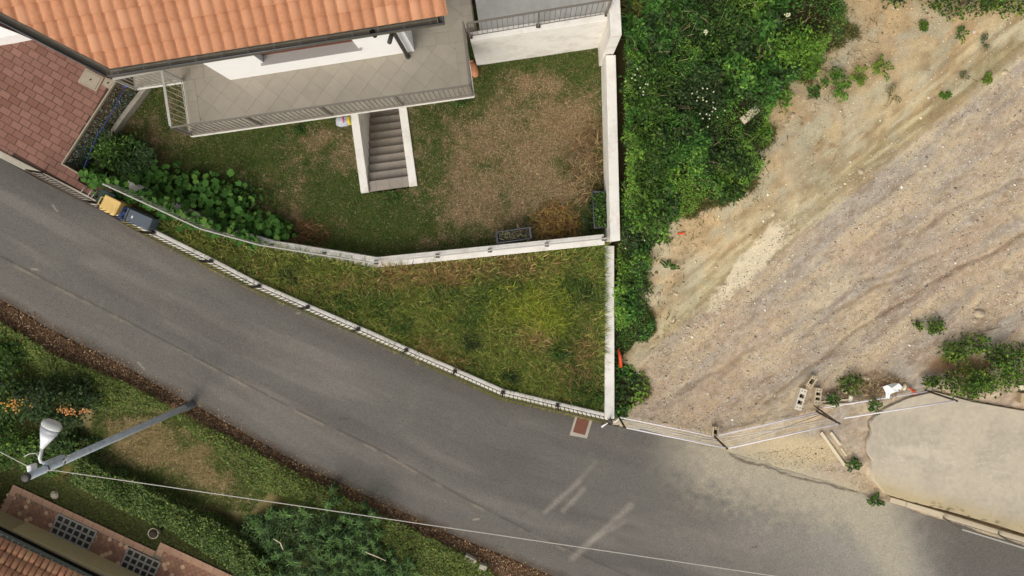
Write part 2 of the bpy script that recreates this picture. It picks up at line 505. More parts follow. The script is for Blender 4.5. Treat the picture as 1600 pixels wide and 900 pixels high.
def lawn_dry(px, py, x, y):
    d = 1.15 * gauss(px, py, 835, 210, 130, 105) + .55 * gauss(px, py, 800, 320, 120, 50) + .55 * gauss(px, py, 885, 260, 50, 120)
    d += .55 * gauss(px, py, 860, 350, 60, 35) + .5 * gauss(px, py, 500, 225, 60, 28) + .3 * gauss(px, py, 480, 365, 40, 20) + .35 * gauss(px, py, 290, 210, 70, 30)
    d -= .5 * gauss(px, py, 560, 320, 120, 60) + .45 * gauss(px, py, 680, 360, 90, 30) + .4 * gauss(px, py, 850, 160, 25, 14) + .6 * gauss(px, py, 900, 90, 90, 18)
    return np.clip(.62 * d + .9 * (fbm(x, y, .55, 3, 14) - .5) + 1.5 * (fbm(x, y, 1.3, 5, 12) - .5) + .9 * (fbm(x, y, 5.5, 4, 13) - .5) + .16, 0, 1)

def ground_col(px, py, x, y):
    n1 = fbm(x, y, 1.2, 5, 21); n2 = fbm(x, y, 5, 4, 22); n3 = fbm(x, y, 14, 3, 23)
    yu, yl = y_up(x), y_lo(x)
    col = np.zeros(x.shape + (3,)) + C(110, 96, 74)
    # south bank
    d = (yl - y) * .88
    g = mix(C(70, 80, 36) + 0 * col, C(96, 92, 48) + 0 * col, sstep(.45, .62, n1))
    dry = np.clip(1.2 * gauss(px, py, 250, 700, 130, 45, .5) + .6 * gauss(px, py, 330, 760, 90, 45, .5) + (n1 - .5), 0, 1)
    g = mix(g, C(146, 131, 94) + 0 * col, sstep(.2, .8, dry))
    g = mix(g, C(78, 62, 42) + 0 * col, .6 * sstep(.4, .8, gauss(px, py, 330, 810, 130, 28, .5) + .4 * (n2 - .5)))
    lit = mix(C(96, 76, 56) + 0 * col, C(120, 94, 68) + 0 * col, sstep(.4, .6, n3))
    g = mix(lit, g, sstep(.5, .8, d + .5 * (n2 - .5)))
    col = np.where((y < yl)[..., None], g, col)
    # driveway bed
    col = np.where(((y >= yl))[..., None], np.where((x > X0 + .3)[..., None], C(176, 164, 140), C(104, 82, 68)), col)
    # lawn
    dr = lawn_dry(px, py, x, y)
    l = mix(C(62, 78, 36) + 0 * col, C(88, 92, 48) + 0 * col, sstep(.4, .62, n2))
    l = mix(l, mix(C(156, 136, 102) + 0 * col, C(130, 108, 78) + 0 * col, n3), sstep(.1, .95, dr))
    l = mix(l, C(84, 58, 38) + 0 * col, .8 * sstep(.35, .8, gauss(px, py, 480, 362, 40, 16) + gauss(px, py, 935, 250, 14, 110) * .8 + .3 * (n2 - .5)))
    lawn = pip(x, y, LAWN)
    col = np.where((lawn & (y > yu))[..., None], l, col)
    # verge
    v = mix(C(88, 90, 42) + 0 * col, C(116, 106, 60) + 0 * col, sstep(.38, .65, n1))
    v = mix(v, C(128, 104, 66) + 0 * col, sstep(.4, .9, gauss(px, py, 700, 425, 170, 16, -.06) + 1.1 * gauss(px, py, 832, 525, 22, 16) + .3 * (n2 - .5)))
    verge = (y > yu) & ~lawn & (x < XW) & (x > MIDw[1][0] - .3) & (y < np.interp(x, [m[0] for m in MIDw], [m[1] for m in MIDw]) + .1)
    col = np.where(verge[..., None], v, col)
    # east: clay bank and gravel track
    s = (x - EO[0]) * EA[0] + (y - EO[1]) * EA[1]; u = (x - EO[0]) * EN[0] + (y - EO[1]) * EN[1]
    st = fbm(s * .5 + .3 * u, u * 2.2, 1, 6, 31); st2 = fbm(s * 1.6, u * 6, 1, 4, 32)
    clay = mix(C(184, 164, 128) + 0 * col, C(174, 160, 132) + 0 * col, sstep(.4, .6, n1))
    clay = mix(clay, C(190, 154, 108) + 0 * col, .4 * sstep(.45, .7, fbm(x, y, .9, 4, 35)))
    clay = mix(clay, C(150, 128, 94) + 0 * col, .45 * sstep(.52, .7, fbm(x, y, 3, 4, 36)))
    clay = mix(clay, C(150, 138, 102) + 0 * col, .75 * np.exp(-((u - 1.5) / .45) ** 2) * sstep(1, 4, s))
    grav = mix(C(180, 160, 132) + 0 * col, C(169, 157, 140) + 0 * col, sstep(.38, .6, st))
    grav = mix(grav, C(180, 154, 126) + 0 * col, .5 * sstep(.46, .66, fbm(s * .5, u * 1.3, 1, 6, 37)))
    grav = mix(grav, C(136, 114, 92) + 0 * col, .6 * sstep(.54, .72, st2) * sstep(.4, .6, st))
    grav = mix(grav, C(206, 186, 150) + 0 * col, .55 * sstep(.5, .7, fbm(s * .7, u * 2.6, 1, 6, 38)))
    grav = mix(grav, C(200, 190, 176) + 0 * col, .35 * sstep(.55, .7, n3))
    grav = grav * (.78 + .44 * fbm(x, y, 9, 4, 39))[..., None]; clay = clay * (.8 + .4 * fbm(x, y, 7, 4, 40))[..., None]
    e = mix(grav, clay, sstep(.95, 1.25, u + .35 * (n2 - .5)))
    pale = np.clip(gauss(px, py, 1180, 405, 95, 20, -.85) + .25 * (n2 - .5), 0, 1)
    e = mix(e, C(214, 200, 170) + 0 * col, sstep(.25, .6, pale + .5 * (n2 - .5) + .5 * (n3 - .5)))
    crk = np.abs(fbm(x, y, .8, 4, 45) - .5); e = mix(e, C(112, 92, 62) + 0 * col, .75 * sstep(.012, .002, crk) * sstep(1.2, 2.2, u) * sstep(.45, .6, fbm(x, y, .5, 2, 46)))
    e = mix(e, C(178, 172, 146) + 0 * col, .6 * sstep(.55, .7, fbm(s * 1.6, u * 3.2, 1, 4, 47)) * sstep(1.0, 1.5, u))
    for ln_, dp_ in RUTS:
        e = mix(e, C(136, 112, 86) + 0 * col, min(.6, dp_ * 12) * np.exp(-(dline(x, y + .3 * (fbm(x, y, 1.6, 4, 19) - .5), ln_) / .05) ** 2))
    e = mix(e, C(146, 124, 98) + 0 * col, .45 * sstep(.02, .003, np.abs(fbm(s * .7 + .4 * u, u * 2.0, 1, 5, 18) - .5)) * sstep(1.2, .8, u))
    sr = fbm(s * 1.1 + .5 * u, u * 6.5, 1, 4, 48)
    e = np.where((u > 1.0)[..., None], mix(mix(e, C(204, 190, 154) + 0 * col, .55 * sstep(.52, .7, sr) * sstep(3.6, 1.8, u)), C(128, 108, 76) + 0 * col, .45 * sstep(.46, .3, sr) * sstep(3.6, 1.8, u)), e)
    apr = sstep(.45, .8, gauss(px, py, 1245, 705, 110, 34, .05) + .25 * (n2 - .5))
    e = mix(e, C(196, 178, 142) + 0 * col, .9 * apr)
    e = mix(e, C(182, 170, 144) + 0 * col, .9 * sstep(.7, .1, (y - yu) + .5 * (n2 - .5)) * sstep(10.6, 9.0, x))
    e = mix(e, C(216, 201, 170) + 0 * col, .85 * sstep(.35, .7, pale + .6 * (n2 - .5) + .5 * (n3 - .5)))
    # dark earth below the thicket
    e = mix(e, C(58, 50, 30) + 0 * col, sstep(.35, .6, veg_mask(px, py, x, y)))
    e = mix(e, C(120, 84, 52) + 0 * col, .8 * sstep(.35, .8, gauss(px, py, 1500, 572, 70, 26) + .3 * (n2 - .5)))
    e = mix(e, C(84, 66, 42) + 0 * col, .8 * sstep(.35, .8, gauss(px, py, 1350, 608, 90, 16, -.1) + .4 * (n2 - .5)))
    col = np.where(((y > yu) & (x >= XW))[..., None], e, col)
    return col

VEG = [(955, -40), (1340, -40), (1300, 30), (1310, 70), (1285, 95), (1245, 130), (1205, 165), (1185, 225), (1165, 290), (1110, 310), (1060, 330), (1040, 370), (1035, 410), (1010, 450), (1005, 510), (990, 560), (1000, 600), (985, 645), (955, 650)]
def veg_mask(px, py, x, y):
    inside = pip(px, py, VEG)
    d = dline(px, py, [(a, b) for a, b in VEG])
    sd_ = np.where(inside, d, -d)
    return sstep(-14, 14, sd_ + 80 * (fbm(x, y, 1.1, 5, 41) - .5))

gc = ground_col(PX, PY, GX, GY)
ny_, nx_ = GX.shape
idx = np.arange(nx_ * ny_).reshape(ny_, nx_)
gf = np.stack([idx[:-1, :-1], idx[:-1, 1:], idx[1:, 1:], idx[1:, :-1]], -1).reshape(-1, 4)
ground = np_mesh('ground', np.stack([GX, GY, GZ], -1).reshape(-1, 3), gf, M['ground'], gc.reshape(-1, 3), smooth=True)
tag(ground, 'sloping ground of soil, dry lawn, clay bank and gravel track', 'ground', kind='structure')

# ------------------------------------------------------------------ road
nu, nv_ = 760, 150
xs = np.linspace(RUw[0, 0], RUw[-1, 0], nu)
def resample(P, q):
    d = np.r_[0, np.cumsum(np.hypot(np.diff(P[:, 0]), np.diff(P[:, 1])))]
    t = q * d[-1]
    return np.stack([np.interp(t, d, P[:, 0]), np.interp(t, d, P[:, 1])], -1)
q = np.linspace(0, 1, nu)
PU, PL = resample(RUw, q), resample(RLw, q)
tv = np.linspace(0, 1, nv_)
RX = PU[:, None, 0] * (1 - tv) + PL[:, None, 0] * tv
RY = PU[:, None, 1] * (1 - tv) + PL[:, None, 1] * tv
# ragged lower edge
RY = RY + (.16 * fbm(RX, RY, 2.2, 4, 52) + .01) * sstep(.06, 0, tv)[None, :] * (RX > X0 + .8)
rag = .10 * (fbm(RX, RY, 1.5, 4, 51) - .5) * (tv[None, :] > .985)
RY = RY - rag
RZ = zr(RX, RY) + .012
rpx, rpy = pxof(np.stack([RX, RY, RZ], -1))
n1 = fbm(RX, RY, .5, 5, 61); n2 = fbm(RX, RY, 3, 4, 62); n3 = fbm(RX, RY, 25, 2, 63)
rc = np.zeros(RX.shape + (3,)) + C(105, 101, 94)
al = (RX - X0) * .92 - (RY - Y0) * .39
rc = mix(rc, C(122, 116, 108) + 0 * rc, .7 * sstep(.45, .65, fbm(al * .25, tv[None, :] * 7, 1, 4, 64)))
rc = mix(rc, C(86, 82, 77) + 0 * rc, .5 * sstep(.45, .75, fbm(al * .2 + 9, tv[None, :] * 6, 1, 4, 65)))
SEAM = [(-80, 362), (10, 405), (100, 452), (200, 502), (330, 571), (430, 624), (600, 706), (720, 775), (830, 832), (960, 890), (1100, 950)]
sy = np.interp(rpx, [p[0] for p in SEAM], [p[1] for p in SEAM])
below = sstep(-1.5, 1.5, rpy - sy)
rc = mix(rc, C(110, 105, 97) + 0 * rc, .35 * below)
rc = mix(rc, C(66, 62, 57) + 0 * rc, .55 * np.exp(-((rpy - sy) / 1.6) ** 2) * sstep(.38, .55, n2 + .1))
rc = mix(rc, C(150, 138, 118) + 0 * rc, .5 * np.exp(-((rpy - sy - 3.5) / 2.2) ** 2) * sstep(.5, .65, fbm(RX, RY, 2, 3, 66)))
dust = sstep(880, 1250, rpx + .6 * (620 - rpy) + 150 * (n1 - .5))
rc = mix(rc, C(148, 142, 131) + 0 * rc, .85 * dust)
upd = dline(RX, RY, [tuple(p[:2]) for p in RUw])
rc = mix(rc, C(178, 167, 143) + 0 * rc, .75 * sstep(1.9, -.2, upd + 1.6 * (fbm(RX, RY, 6, 4, 67) - .5) + .9 * (n1 - .5)) * sstep(1000, 1120, rpx) * sstep(1420, 1330, rpx))
rc = mix(rc, C(174, 165, 143) + 0 * rc, .75 * sstep(.0, 1.2, gauss(rpx, rpy, 1385, 850, 40, 120, -.45) + .6 * gauss(rpx, rpy, 1250, 760, 190, 60, .3) + .5 * (n2 - .5) + .3 * (fbm(RX, RY, 9, 3, 68) - .5)))
rc = mix(rc, C(92, 88, 82) + 0 * rc, .85 * sstep(-25, 75, rpx - 1402 - .42 * (rpy - 800) + 60 * (n2 - .5)) * sstep(780, 800, rpy))
rc = mix(rc, C(78, 74, 68) + 0 * rc, .45 * sstep(.55, 0, upd) * sstep(980, 900, rpx))
lod = dline(RX, RY, [tuple(p[:2]) for p in RLw])
rc = mix(rc, C(84, 74, 62) + 0 * rc, .7 * sstep(.25, .02, lod + .2 * (n2 - .5)))
for (x1, y1, x2, y2, w, a) in [(852, 800, 905, 752, 4, .5), (880, 798, 912, 764, 4, .45), (895, 872, 985, 790, 5, .5), (925, 845, 975, 815, 4, .35), (910, 745, 930, 722, 4, .25)]:
    dd = dline(rpx, rpy, [(x1, y1), (x2, y2)])
    rc = mix(rc, C(182, 172, 156) + 0 * rc, a * .6 * sstep(w * 1.7, 0, dd + 5 * (n2 - .5) + 3 * (n3 - .5)))
CRK = [(1140, 708), (1165, 722), (1205, 730), (1240, 746), (1290, 756), (1340, 768)]
dd = dline(rpx, rpy + 8 * (n2 - .5), CRK)
rc = mix(rc, C(84, 74, 58) + 0 * rc, .8 * sstep(2.6, .8, dd))
for k in range(26):
    cx, cy = rng.uniform(0, 1500), rng.uniform(300, 900)
    a = rng.uniform(-.5, 1.2); ln = rng.uniform(4, 16)
    dd = dline(rpx, rpy, [(cx, cy), (cx + ln * math.cos(a), cy + ln * math.sin(a))])
    rc = mix(rc, (C(178, 168, 146) if k % 3 else C(60, 56, 50)) + 0 * rc, .45 * sstep(2.2, .6, dd))
rc = rc * (1 + .16 * (n3 - .5))[..., None]
idx = np.arange(nu * nv_).reshape(nu, nv_)
rf = np.stack([idx[:-1, :-1], idx[:-1, 1:], idx[1:, 1:], idx[1:, :-1]], -1).reshape(-1, 4)[:, ::-1]
road = np_mesh('road', np.stack([RX, RY, RZ], -1).reshape(-1, 3), rf, M['asphalt'], rc.reshape(-1, 3))
tag(road, 'weathered grey asphalt lane running diagonally downhill past the garden', 'road', kind='structure')

# ------------------------------------------------------------------ vegetation helpers
def unit(v): return v / (np.linalg.norm(v, axis=-1, keepdims=True) + 1e-9)

def leaf_quads(name, P, D, S, L, Wd, col, m, parent=None, droop=.15, shape=.5):
    n = len(P)
    L = np.broadcast_to(np.asarray(L, float), (n,))[:, None]; Wd = np.broadcast_to(np.asarray(Wd, float), (n,))[:, None]
    up = np.cross(D, S)
    v = np.empty((n, 4, 3))
    v[:, 0] = P
    v[:, 1] = P + D * L * shape + S * Wd * .5 + up * Wd * .12
    v[:, 2] = P + D * L - np.array([0, 0, 1.]) * L * droop
    v[:, 3] = P + D * L * shape - S * Wd * .5 + up * Wd * .12
    f = np.arange(n * 4).reshape(n, 4)
    return np_mesh(name, v.reshape(-1, 3), f, m, np.repeat(col, 4, 0), parent)

def rand_dirs(n, zlo, zhi):
    a = rng.uniform(0, 2 * math.pi, n); z = rng.uniform(zlo, zhi, n)
    r = np.sqrt(np.clip(1 - z * z, 0, 1))
    return np.stack([r * np.cos(a), r * np.sin(a), z], -1)

def side_of(D, tilt=.5):
    n = len(D)
    up = unit(np.stack([rng.normal(0, tilt, n), rng.normal(0, tilt, n), np.ones(n)], -1))
    return unit(np.cross(up, D))

def pick(cols, n, jit=.18, w=None):
    c = np.array(cols)[rng.choice(len(cols), n, p=w)]
    return np.clip(c * (1 + rng.normal(0, jit, (n, 1))) * (1 + rng.normal(0, .05, (n, 3))), .004, 1)

def sample_px(poly, n):
    a = np.array(poly, float); lo, hi = a.min(0), a.max(0)
    out = np.zeros((0, 2))
    while len(out) < n:
        q_ = rng.uniform(lo, hi, (n * 2, 2))
        out = np.r_[out, q_[pip(q_[:, 0], q_[:, 1], poly)]]
    return out[:n]

GREENS = [C(72, 102, 38), C(58, 86, 34), C(90, 120, 46), C(48, 70, 30)]
BRIGHT = [C(112, 146, 50), C(94, 130, 44), C(74, 110, 40)]
DARKG = [C(52, 72, 34), C(64, 84, 42), C(44, 60, 30)]

def dome_leaves(c, rx, ry, h, n, cols, L, Wd, clumps=26, jit=.16, gaps=.0, sig=.17):
    th = rng.uniform(0, 2 * math.pi, clumps); zz = rng.uniform(0.02, 1, clumps) ** .8
    rr = np.sqrt(1 - zz * zz * .92) * rng.uniform(.62, 1.05, clumps)
    cc = np.stack([rr * np.cos(th) * rx, rr * np.sin(th) * ry, zz * h * rng.uniform(.75, 1.08, clumps)], -1)
    k = rng.integers(0, clumps, n)
    g = rng.normal(0, 1, (n, 3)) * np.array([rx, ry, h * .8]) * sig
    P = cc[k] + g
    P[:, 2] = np.abs(P[:, 2])
    P = P + np.array(c)
    out = unit(P - (np.array(c) + np.array([0, 0, h * .2])))
    D = unit(out * .5 + rand_dirs(n, -.3, .5))
    S = side_of(D, .55)
    tone = 1 + rng.normal(0, .16, clumps)
    col = pick(cols, n, jit) * tone[k][:, None]
    sz = rng.uniform(.6, 1.25, n)
    return P, D, S, L * sz, Wd * sz, np.clip(col, .005, 1)

def bush(name, label, cat, px, py, rx, ry, h, n, cols, L, Wd, clumps=26, group=None, stems=5, sink=.0, sig=.17):
    b = G(px, py)
    e = empty(name, b)
    tag(e, label, cat, group)
    leaf_quads('crown', *dome_leaves(b - np.array([0, 0, sink]), rx, ry, h, n, cols, L, Wd, clumps, sig=sig), M['leaf'], e)
    v, f = [], []
    for k in range(stems):
        a = rng.uniform(0, 6.28); r = rng.uniform(.3, .8)
        tv_, tf = tube_geo([b + np.array([0, 0, -.05]), b + np.array([math.cos(a) * rx * r * .4, math.sin(a) * ry * r * .4, h * .4]), b + np.array([math.cos(a) * rx * r, math.sin(a) * ry * r, h * .75])], [.022, .016, .006], 5)
        o_ = len(v); v += tv_; f += [tuple(i + o_ for i in t) for t in tf]
    obj('stem', v, f, M['bark'], e)
    return e

# ------------------------------------------------------------------ walls
def offset_poly(pts, d):
    pts = [np.array(p[:2], float) for p in pts]
    out = []
    for i, p in enumerate(pts):
        a = unit(p - pts[i - 1]) if i > 0 else None
        b = unit(pts[i + 1] - p) if i < len(pts) - 1 else None
        if a is None: a = b
        if b is None: b = a
        na, nb = np.array([-a[1], a[0]]), np.array([-b[1], b[0]])
        m = unit(na + nb)
        out.append(p + m * d / max(.4, float(m @ na)))
    return out

def poly_wall(name, label, pts, ztop, zbot, thick, m, cat='wall', bevel=.012):
    l, r = offset_poly(pts, thick / 2), offset_poly(pts, -thick / 2)
    n = len(pts)
    v = []
    for i in range(n):
        v += [(*r[i], zbot[i]), (*l[i], zbot[i]), (*l[i], ztop[i]), (*r[i], ztop[i])]
    f = [(0, 1, 2, 3), tuple(4 * (n - 1) + k for k in (3, 2, 1, 0))]
    for i in range(n - 1):
        a, b = 4 * i, 4 * (i + 1)
        for k in range(4):
            f.append((a + k, b + k, b + (k + 1) % 4, a + (k + 1) % 4))
    o = obj(name, v, f, m)
    fix_normals(o, bevel)
    return tag(o, label, cat)

def subdiv(pts, vals, step=.6):
    P, V = [], []
    for i in range(len(pts) - 1):
        n = max(1, int(np.hypot(pts[i + 1][0] - pts[i][0], pts[i + 1][1] - pts[i][1]) / step))
        for k in range(n):
            t = k / n
            P.append((pts[i][0] * (1 - t) + pts[i + 1][0] * t, pts[i][1] * (1 - t) + pts[i + 1][1] * t)); V.append(vals[i] * (1 - t) + vals[i + 1] * t)
    P.append(tuple(pts[-1][:2])); V.append(vals[-1])
    return P, V

RWALL = [(160, 318), (240, 364), (330, 408), (405, 447), (481, 480), (560, 514), (635, 547), (711, 580), (786, 613), (871, 633), (952, 652)]
RWw = [Wr(px, py, .36) for px, py in RWALL]
poly_wall('low_wall', 'low white wall along the road edge carrying a thin railing', [p[:2] for p in RWw], [p[2] for p in RWw], [p[2] - .7 for p in RWw], .18, M['lowwhite'])
poly_wall('garden_wall', 'white retaining wall with a bend between lawn and weedy verge', MIDw[:-1] + [(MIDw[-1][0] - .1, MIDw[-1][1])], [MIDZ[0] - .85, MIDZ[1] - .8, MIDZ[2] - .6] + MIDZ[3:], [0.2] * len(MIDZ), .29, M['white'])
a0, a1 = W(959.5 - 7, 384, .65), W(953, 655, .65)
poly_wall('boundary_wall', 'lower white boundary wall between weedy verge and gravel track', [a0[:2], a1[:2]], [.62, .6], [-.4, -.4], .27, M['white'])
b0, b1 = W(954.5, 86, 1.9), W(961.5, 376, 1.9)
poly_wall('boundary_wall', 'taller white boundary wall between the dry lawn and the green thicket', [b0[:2], b1[:2]], [1.9, 1.9], [0, 0], .26, M['white'])
c0, c1 = W(957, -60, 3.4), W(963, 55, 3.4)
poly_wall('boundary_wall', 'highest white wall block beside the concrete patio at the top edge', [c0[:2], c1[:2]], [3.4, 3.4], [0, 0], .27, M['white'])
d0, d1 = W(734, 57, 2.93), W(951, 25, 2.93)
poly_wall('retaining_wall', 'tall white retaining wall below the concrete patio railing', [d0[:2], d1[:2]], [2.93, 2.93], [.2, .2], .22, M['white'])
# concrete patio behind that wall
pe = unit(d1[:2] - d0[:2]); pn = np.array([-pe[1], pe[0]])
patio = prism('patio', [d0[:2] + pe * .27 + pn * .112, d1[:2] + pn * .112, d1[:2] + pn * 6, d0[:2] + pe * .27 + pn * 6], .3, 2.9, M['patio'])
tag(patio, 'grey concrete patio behind the retaining wall', 'patio', kind='structure')

# ------------------------------------------------------------------ railings
_bar = {}
def bar_mesh(h, w, m):
    k = (round(h, 3), w, m.name)
    if k not in _bar:
        me = bpy.data.meshes.new('baluster')
        s = w / 2
        v = [(x, y, z) for z in (0, h) for x, y in ((-s, -s), (s, -s), (s, s), (-s, s))]
        me.from_pydata(v, [], [(3, 2, 1, 0), (4, 5, 6, 7)] + [(i, (i + 1) % 4, 4 + (i + 1) % 4, 4 + i) for i in range(4)])
        me.materials.append(m); _bar[k] = me
    return _bar[k]

def beam(name, a, b, w, h, m, parent):
    a, b = np.array(a, float), np.array(b, float)
    d = unit((b - a)[None])[0]; s = unit(np.cross(d, [0, 0, 1.])[None])[0] * w / 2; u = np.cross(s, d); u = unit(u[None])[0] * h / 2
    v = [p + i * s + j * u for p in (a, b) for i, j in ((-1, -1), (1, -1), (1, 1), (-1, 1))]
    o = obj(name, v, [(0, 1, 2, 3), (7, 6, 5, 4)] + [(i, 4 + i, 4 + (i + 1) % 4, (i + 1) % 4) for i in range(4)], m, parent)
    return fix_normals(o)

def railing(name, label, pts, h, spacing, m, posts=None, bar=.013, rail=(.045, .025), gap=.09, group=None, mtop=None, foot=True, cat='railing', postw=.04):
    pts = [np.array(p, float) for p in pts]
    e = empty(name, pts[0]); tag(e, label, cat, group)
    for a, b in zip(pts[:-1], pts[1:]):
        beam('top_rail', a + [0, 0, h], b + [0, 0, h], rail[0], rail[1], mtop or m, e)
        beam('bottom_rail', a + [0, 0, gap], b + [0, 0, gap], .02, .012, m, e)
        ln = np.linalg.norm((b - a)[:2]); n = max(1, int(round(ln / spacing)))
        for k in range(n):
            p = a + (b - a) * (k + .5) / n
            o = bpy.data.objects.new('baluster', bar_mesh(h - gap - rail[1] / 2, bar, m)); o.location = Vector(p + [0, 0, gap]); o.rotation_euler.z = math.atan2(b[1] - a[1], b[0] - a[0]); link(o, e)
    if posts is None: posts = pts
    for p in posts:
        p = np.array(p, float)
        o = bpy.data.objects.new('post', bar_mesh(h - rail[1] / 2 - .003, postw, m)); o.location = Vector(p); link(o, e)
        if foot:
            box('base_plate', p + [0, 0, .014], (.11, .1, .022), M['rail_dark'], e)
    return e

BZ = 2.915
SW, SE = W(299, 211, 2.9), W(739, 149, 2.9)
NW_ = W(286, 126, 2.9); NE = W(729, 56, 2.9); W2_ = W(214, 140, 2.9)
def up(p, z): return np.array([p[0], p[1], z])
railing('balcony_railing', 'long grey railing along the front edge of the tiled balcony', [up(SW, BZ), up(SE, BZ)], .98, .118, M['rail'], foot=False, posts=[up(SW + (SE - SW) * t, BZ) for t in (0, .25, .5, .75, 1)])
railing('balcony_railing', 'short grey railing closing the far left end of the balcony', [up(NW_, BZ), up(SW + (NW_ - SW) * .03, BZ)], .98, .135, M['rail_light'], foot=False, rail=(.06, .03))
railing('balcony_railing', 'grey railing stub between house corner and balcony end', [up(W2_, BZ), up(NW_ + (W2_ - NW_) * .03, BZ)], .98, .125, M['rail_light'], foot=False, rail=(.06, .03))
railing('balcony_railing', 'side railing at the right end of the balcony seen edge on', [up(SE + (NE - SE) * .03, BZ), up(NE, BZ)], .98, .125, M['rail'], foot=False)
railing('patio_railing', 'railing on the white retaining wall in front of the concrete patio', [up(W(735, 58, 2.93), 2.935), up(W(949, 23, 2.93), 2.935)], 1.0, .128, M['rail'], posts=[up(W(735, 58, 2.93), 2.935), up(W(841, 41, 2.93), 2.935), up(W(948, 23, 2.93), 2.935)])
railing('roadside_railing', 'long low railing on the wall beside the road', [p + [0, 0, .005] for p in RWw], .72, .125, M['rail_dark'], posts=[p + [0, 0, .005] for p in RWw[1:]], bar=.015, rail=(.03, .02))
mp = [np.array([*MIDw[i], MIDZ[i] + .005]) for i in range(1, 6)]
mp[-1] = mp[-1] + np.array([-.12, .012, 0])
def lerp(a, b, t): return a + (b - a) * t
railing('garden_railing', 'thin railing on the bent garden wall above the verge', mp, .85, .13, M['rail_light'], posts=[mp[0], lerp(mp[0], mp[1], .5), mp[1], mp[2], lerp(mp[2], mp[3], .5), mp[3], lerp(mp[3], mp[4], .27), lerp(mp[3], mp[4], .5), lerp(mp[3], mp[4], .75), mp[4]], bar=.014, rail=(.03, .02))

# ------------------------------------------------------------------ house with tiled roof
house = empty('house', up(W(360, 125, 2.9), 1.0))
tag(house, 'white house with orange clay tile roof and tiled balcony', 'house')
RZ0, RSL = 5.12, .32
RA, RB = W(172, 106, RZ0), W(681, 25, RZ0)
re_ = unit((RB - RA)[None])[0]; rn = np.array([-re_[1], re_[0], 0.])
def roof_z(x, y): return RZ0 + RSL * ((x - RA[0]) * rn[0] + (y - RA[1]) * rn[1])
def roof_hit(px, py):
    z = RZ0
    for _ in range(30):
        x, y = Wxy(px, py, z); z = .4 * z + .6 * roof_z(x, y)
    return np.array([x, y, z])
cut0, cut1 = roof_hit(166, 104), roof_hit(-120, -44)
cd_ = unit((cut1 - cut0)[None, :2])[0]; cn = np.array([cd_[1], -cd_[0]])
if cn @ (RB - cut0)[:2] < 0: cn = -cn
# roof deck: this slope and a far slope behind the ridge
RD = 6.0
Lr = np.linalg.norm((RB - RA)[:2])
far0 = cut0[:2] + cd_ * (RD / max(.2, abs(cd_ @ rn[:2])))
far1 = RB[:2] + rn[:2] * RD
back0, back1 = far0 + rn[:2] * RD, far1 + rn[:2] * RD
deck = [cut0[:2], RB[:2], far1, far0]
dz = [roof_z(*p) for p in deck]
v = [(p[0], p[1], z - .035) for p, z in zip(deck, dz)] + [(p[0], p[1], z - .16) for p, z in zip(deck, dz)]
v += [(back0[0], back0[1], RZ0), (back1[0], back1[1], RZ0), (back0[0], back0[1], RZ0 - .12), (back1[0], back1[1], RZ0 - .12)]
roof = obj('roof', v, [(0, 1, 2, 3), (7, 6, 5, 4), (0, 4, 5, 1), (1, 5, 6, 2), (3, 7, 4, 0), (3, 2, 9, 8), (7, 10, 11, 6), (2, 6, 11, 9), (7, 3, 8, 10), (8, 9, 11, 10)], M['roofbase'], house)
fix_normals(roof)
# one clay tile
TW, TE, TLn = Lr / 28.0, .36 * math.hypot(1, RSL), .43
def tile_mesh():
    prof = []
    n = 11
    for k in range(n):
        x = TW * 1.02 * k / (n - 1)
        t = x / (TW * .88)
        z = .052 * math.sin(math.pi * min(t, 1)) ** .7 if t < 1 else -.012
        prof.append((x, z))
    v, f = [], []
    for y, dz_ in ((0, .046), (TLn, .0)):
        for x, z in prof: v.append((x, y, z + dz_))
    for x, z in prof: v.append((x, 0.0, z + .046 - .03))
    for k in range(n - 1):
        f.append((k, k + 1, n + k + 1, n + k)); f.append((2 * n + k, 2 * n + k + 1, k + 1, k))
    me = bpy.data.meshes.new('roof_tile'); me.from_pydata(v, [], f); me.materials.append(M['roof'])
    me.polygons.foreach_set('use_smooth', [True] * len(me.polygons))
    me.update()
    return me
tm = tile_mesh()
ca, sa = 1 / math.hypot(1, RSL), RSL / math.hypot(1, RSL)
ex = Vector(re_); ey = Vector((rn[0] * ca, rn[1] * ca, sa)); ez = ex.cross(ey)
R3 = Matrix((ex, ey, ez)).transposed()
for r in range(0, 12):
    for c in range(-26, 29):
        o0 = Vector(RA) + ex * (c * TW) + ey * (r * TE - .02)
        ctr = o0 + ex * TW / 2 + ey * TE / 2
        px, py = pxof(np.array(ctr))
        if px < -22 or py < -22 or px > 700: continue
        corners = [o0 + ex * a + ey * b for a in (0, TW) for b in (0, TE)]
        ds = [(np.array(q_[:2]) - cut0[:2]) @ cn for q_ in corners]
        if max(ds) < .04: continue
        me = tm
        if min(ds) < 0:
            bm = bmesh.new(); bm.from_mesh(tm)
            loc = R3.inverted() @ (Vector((cut0[0], cut0[1], o0.z)) - o0)
            nn = R3.inverted() @ Vector((cn[0], cn[1], 0))
            bmesh.ops.bisect_plane(bm, geom=bm.verts[:] + bm.edges[:] + bm.faces[:], plane_co=loc, plane_no=nn, clear_inner=True)
            if not bm.faces: bm.free(); continue
            me = bpy.data.meshes.new('roof_tile'); bm.to_mesh(me); bm.free(); me.materials.append(M['roof']) if not me.materials else None
        o = bpy.data.objects.new('roof_tile', me)
        o.matrix_world = Matrix.Translation(o0 + ez * random.uniform(-.003, .004)) @ (R3 @ Matrix.Rotation(random.uniform(-.012, .012), 3, 'Z')).to_4x4()
        link(o, roof)

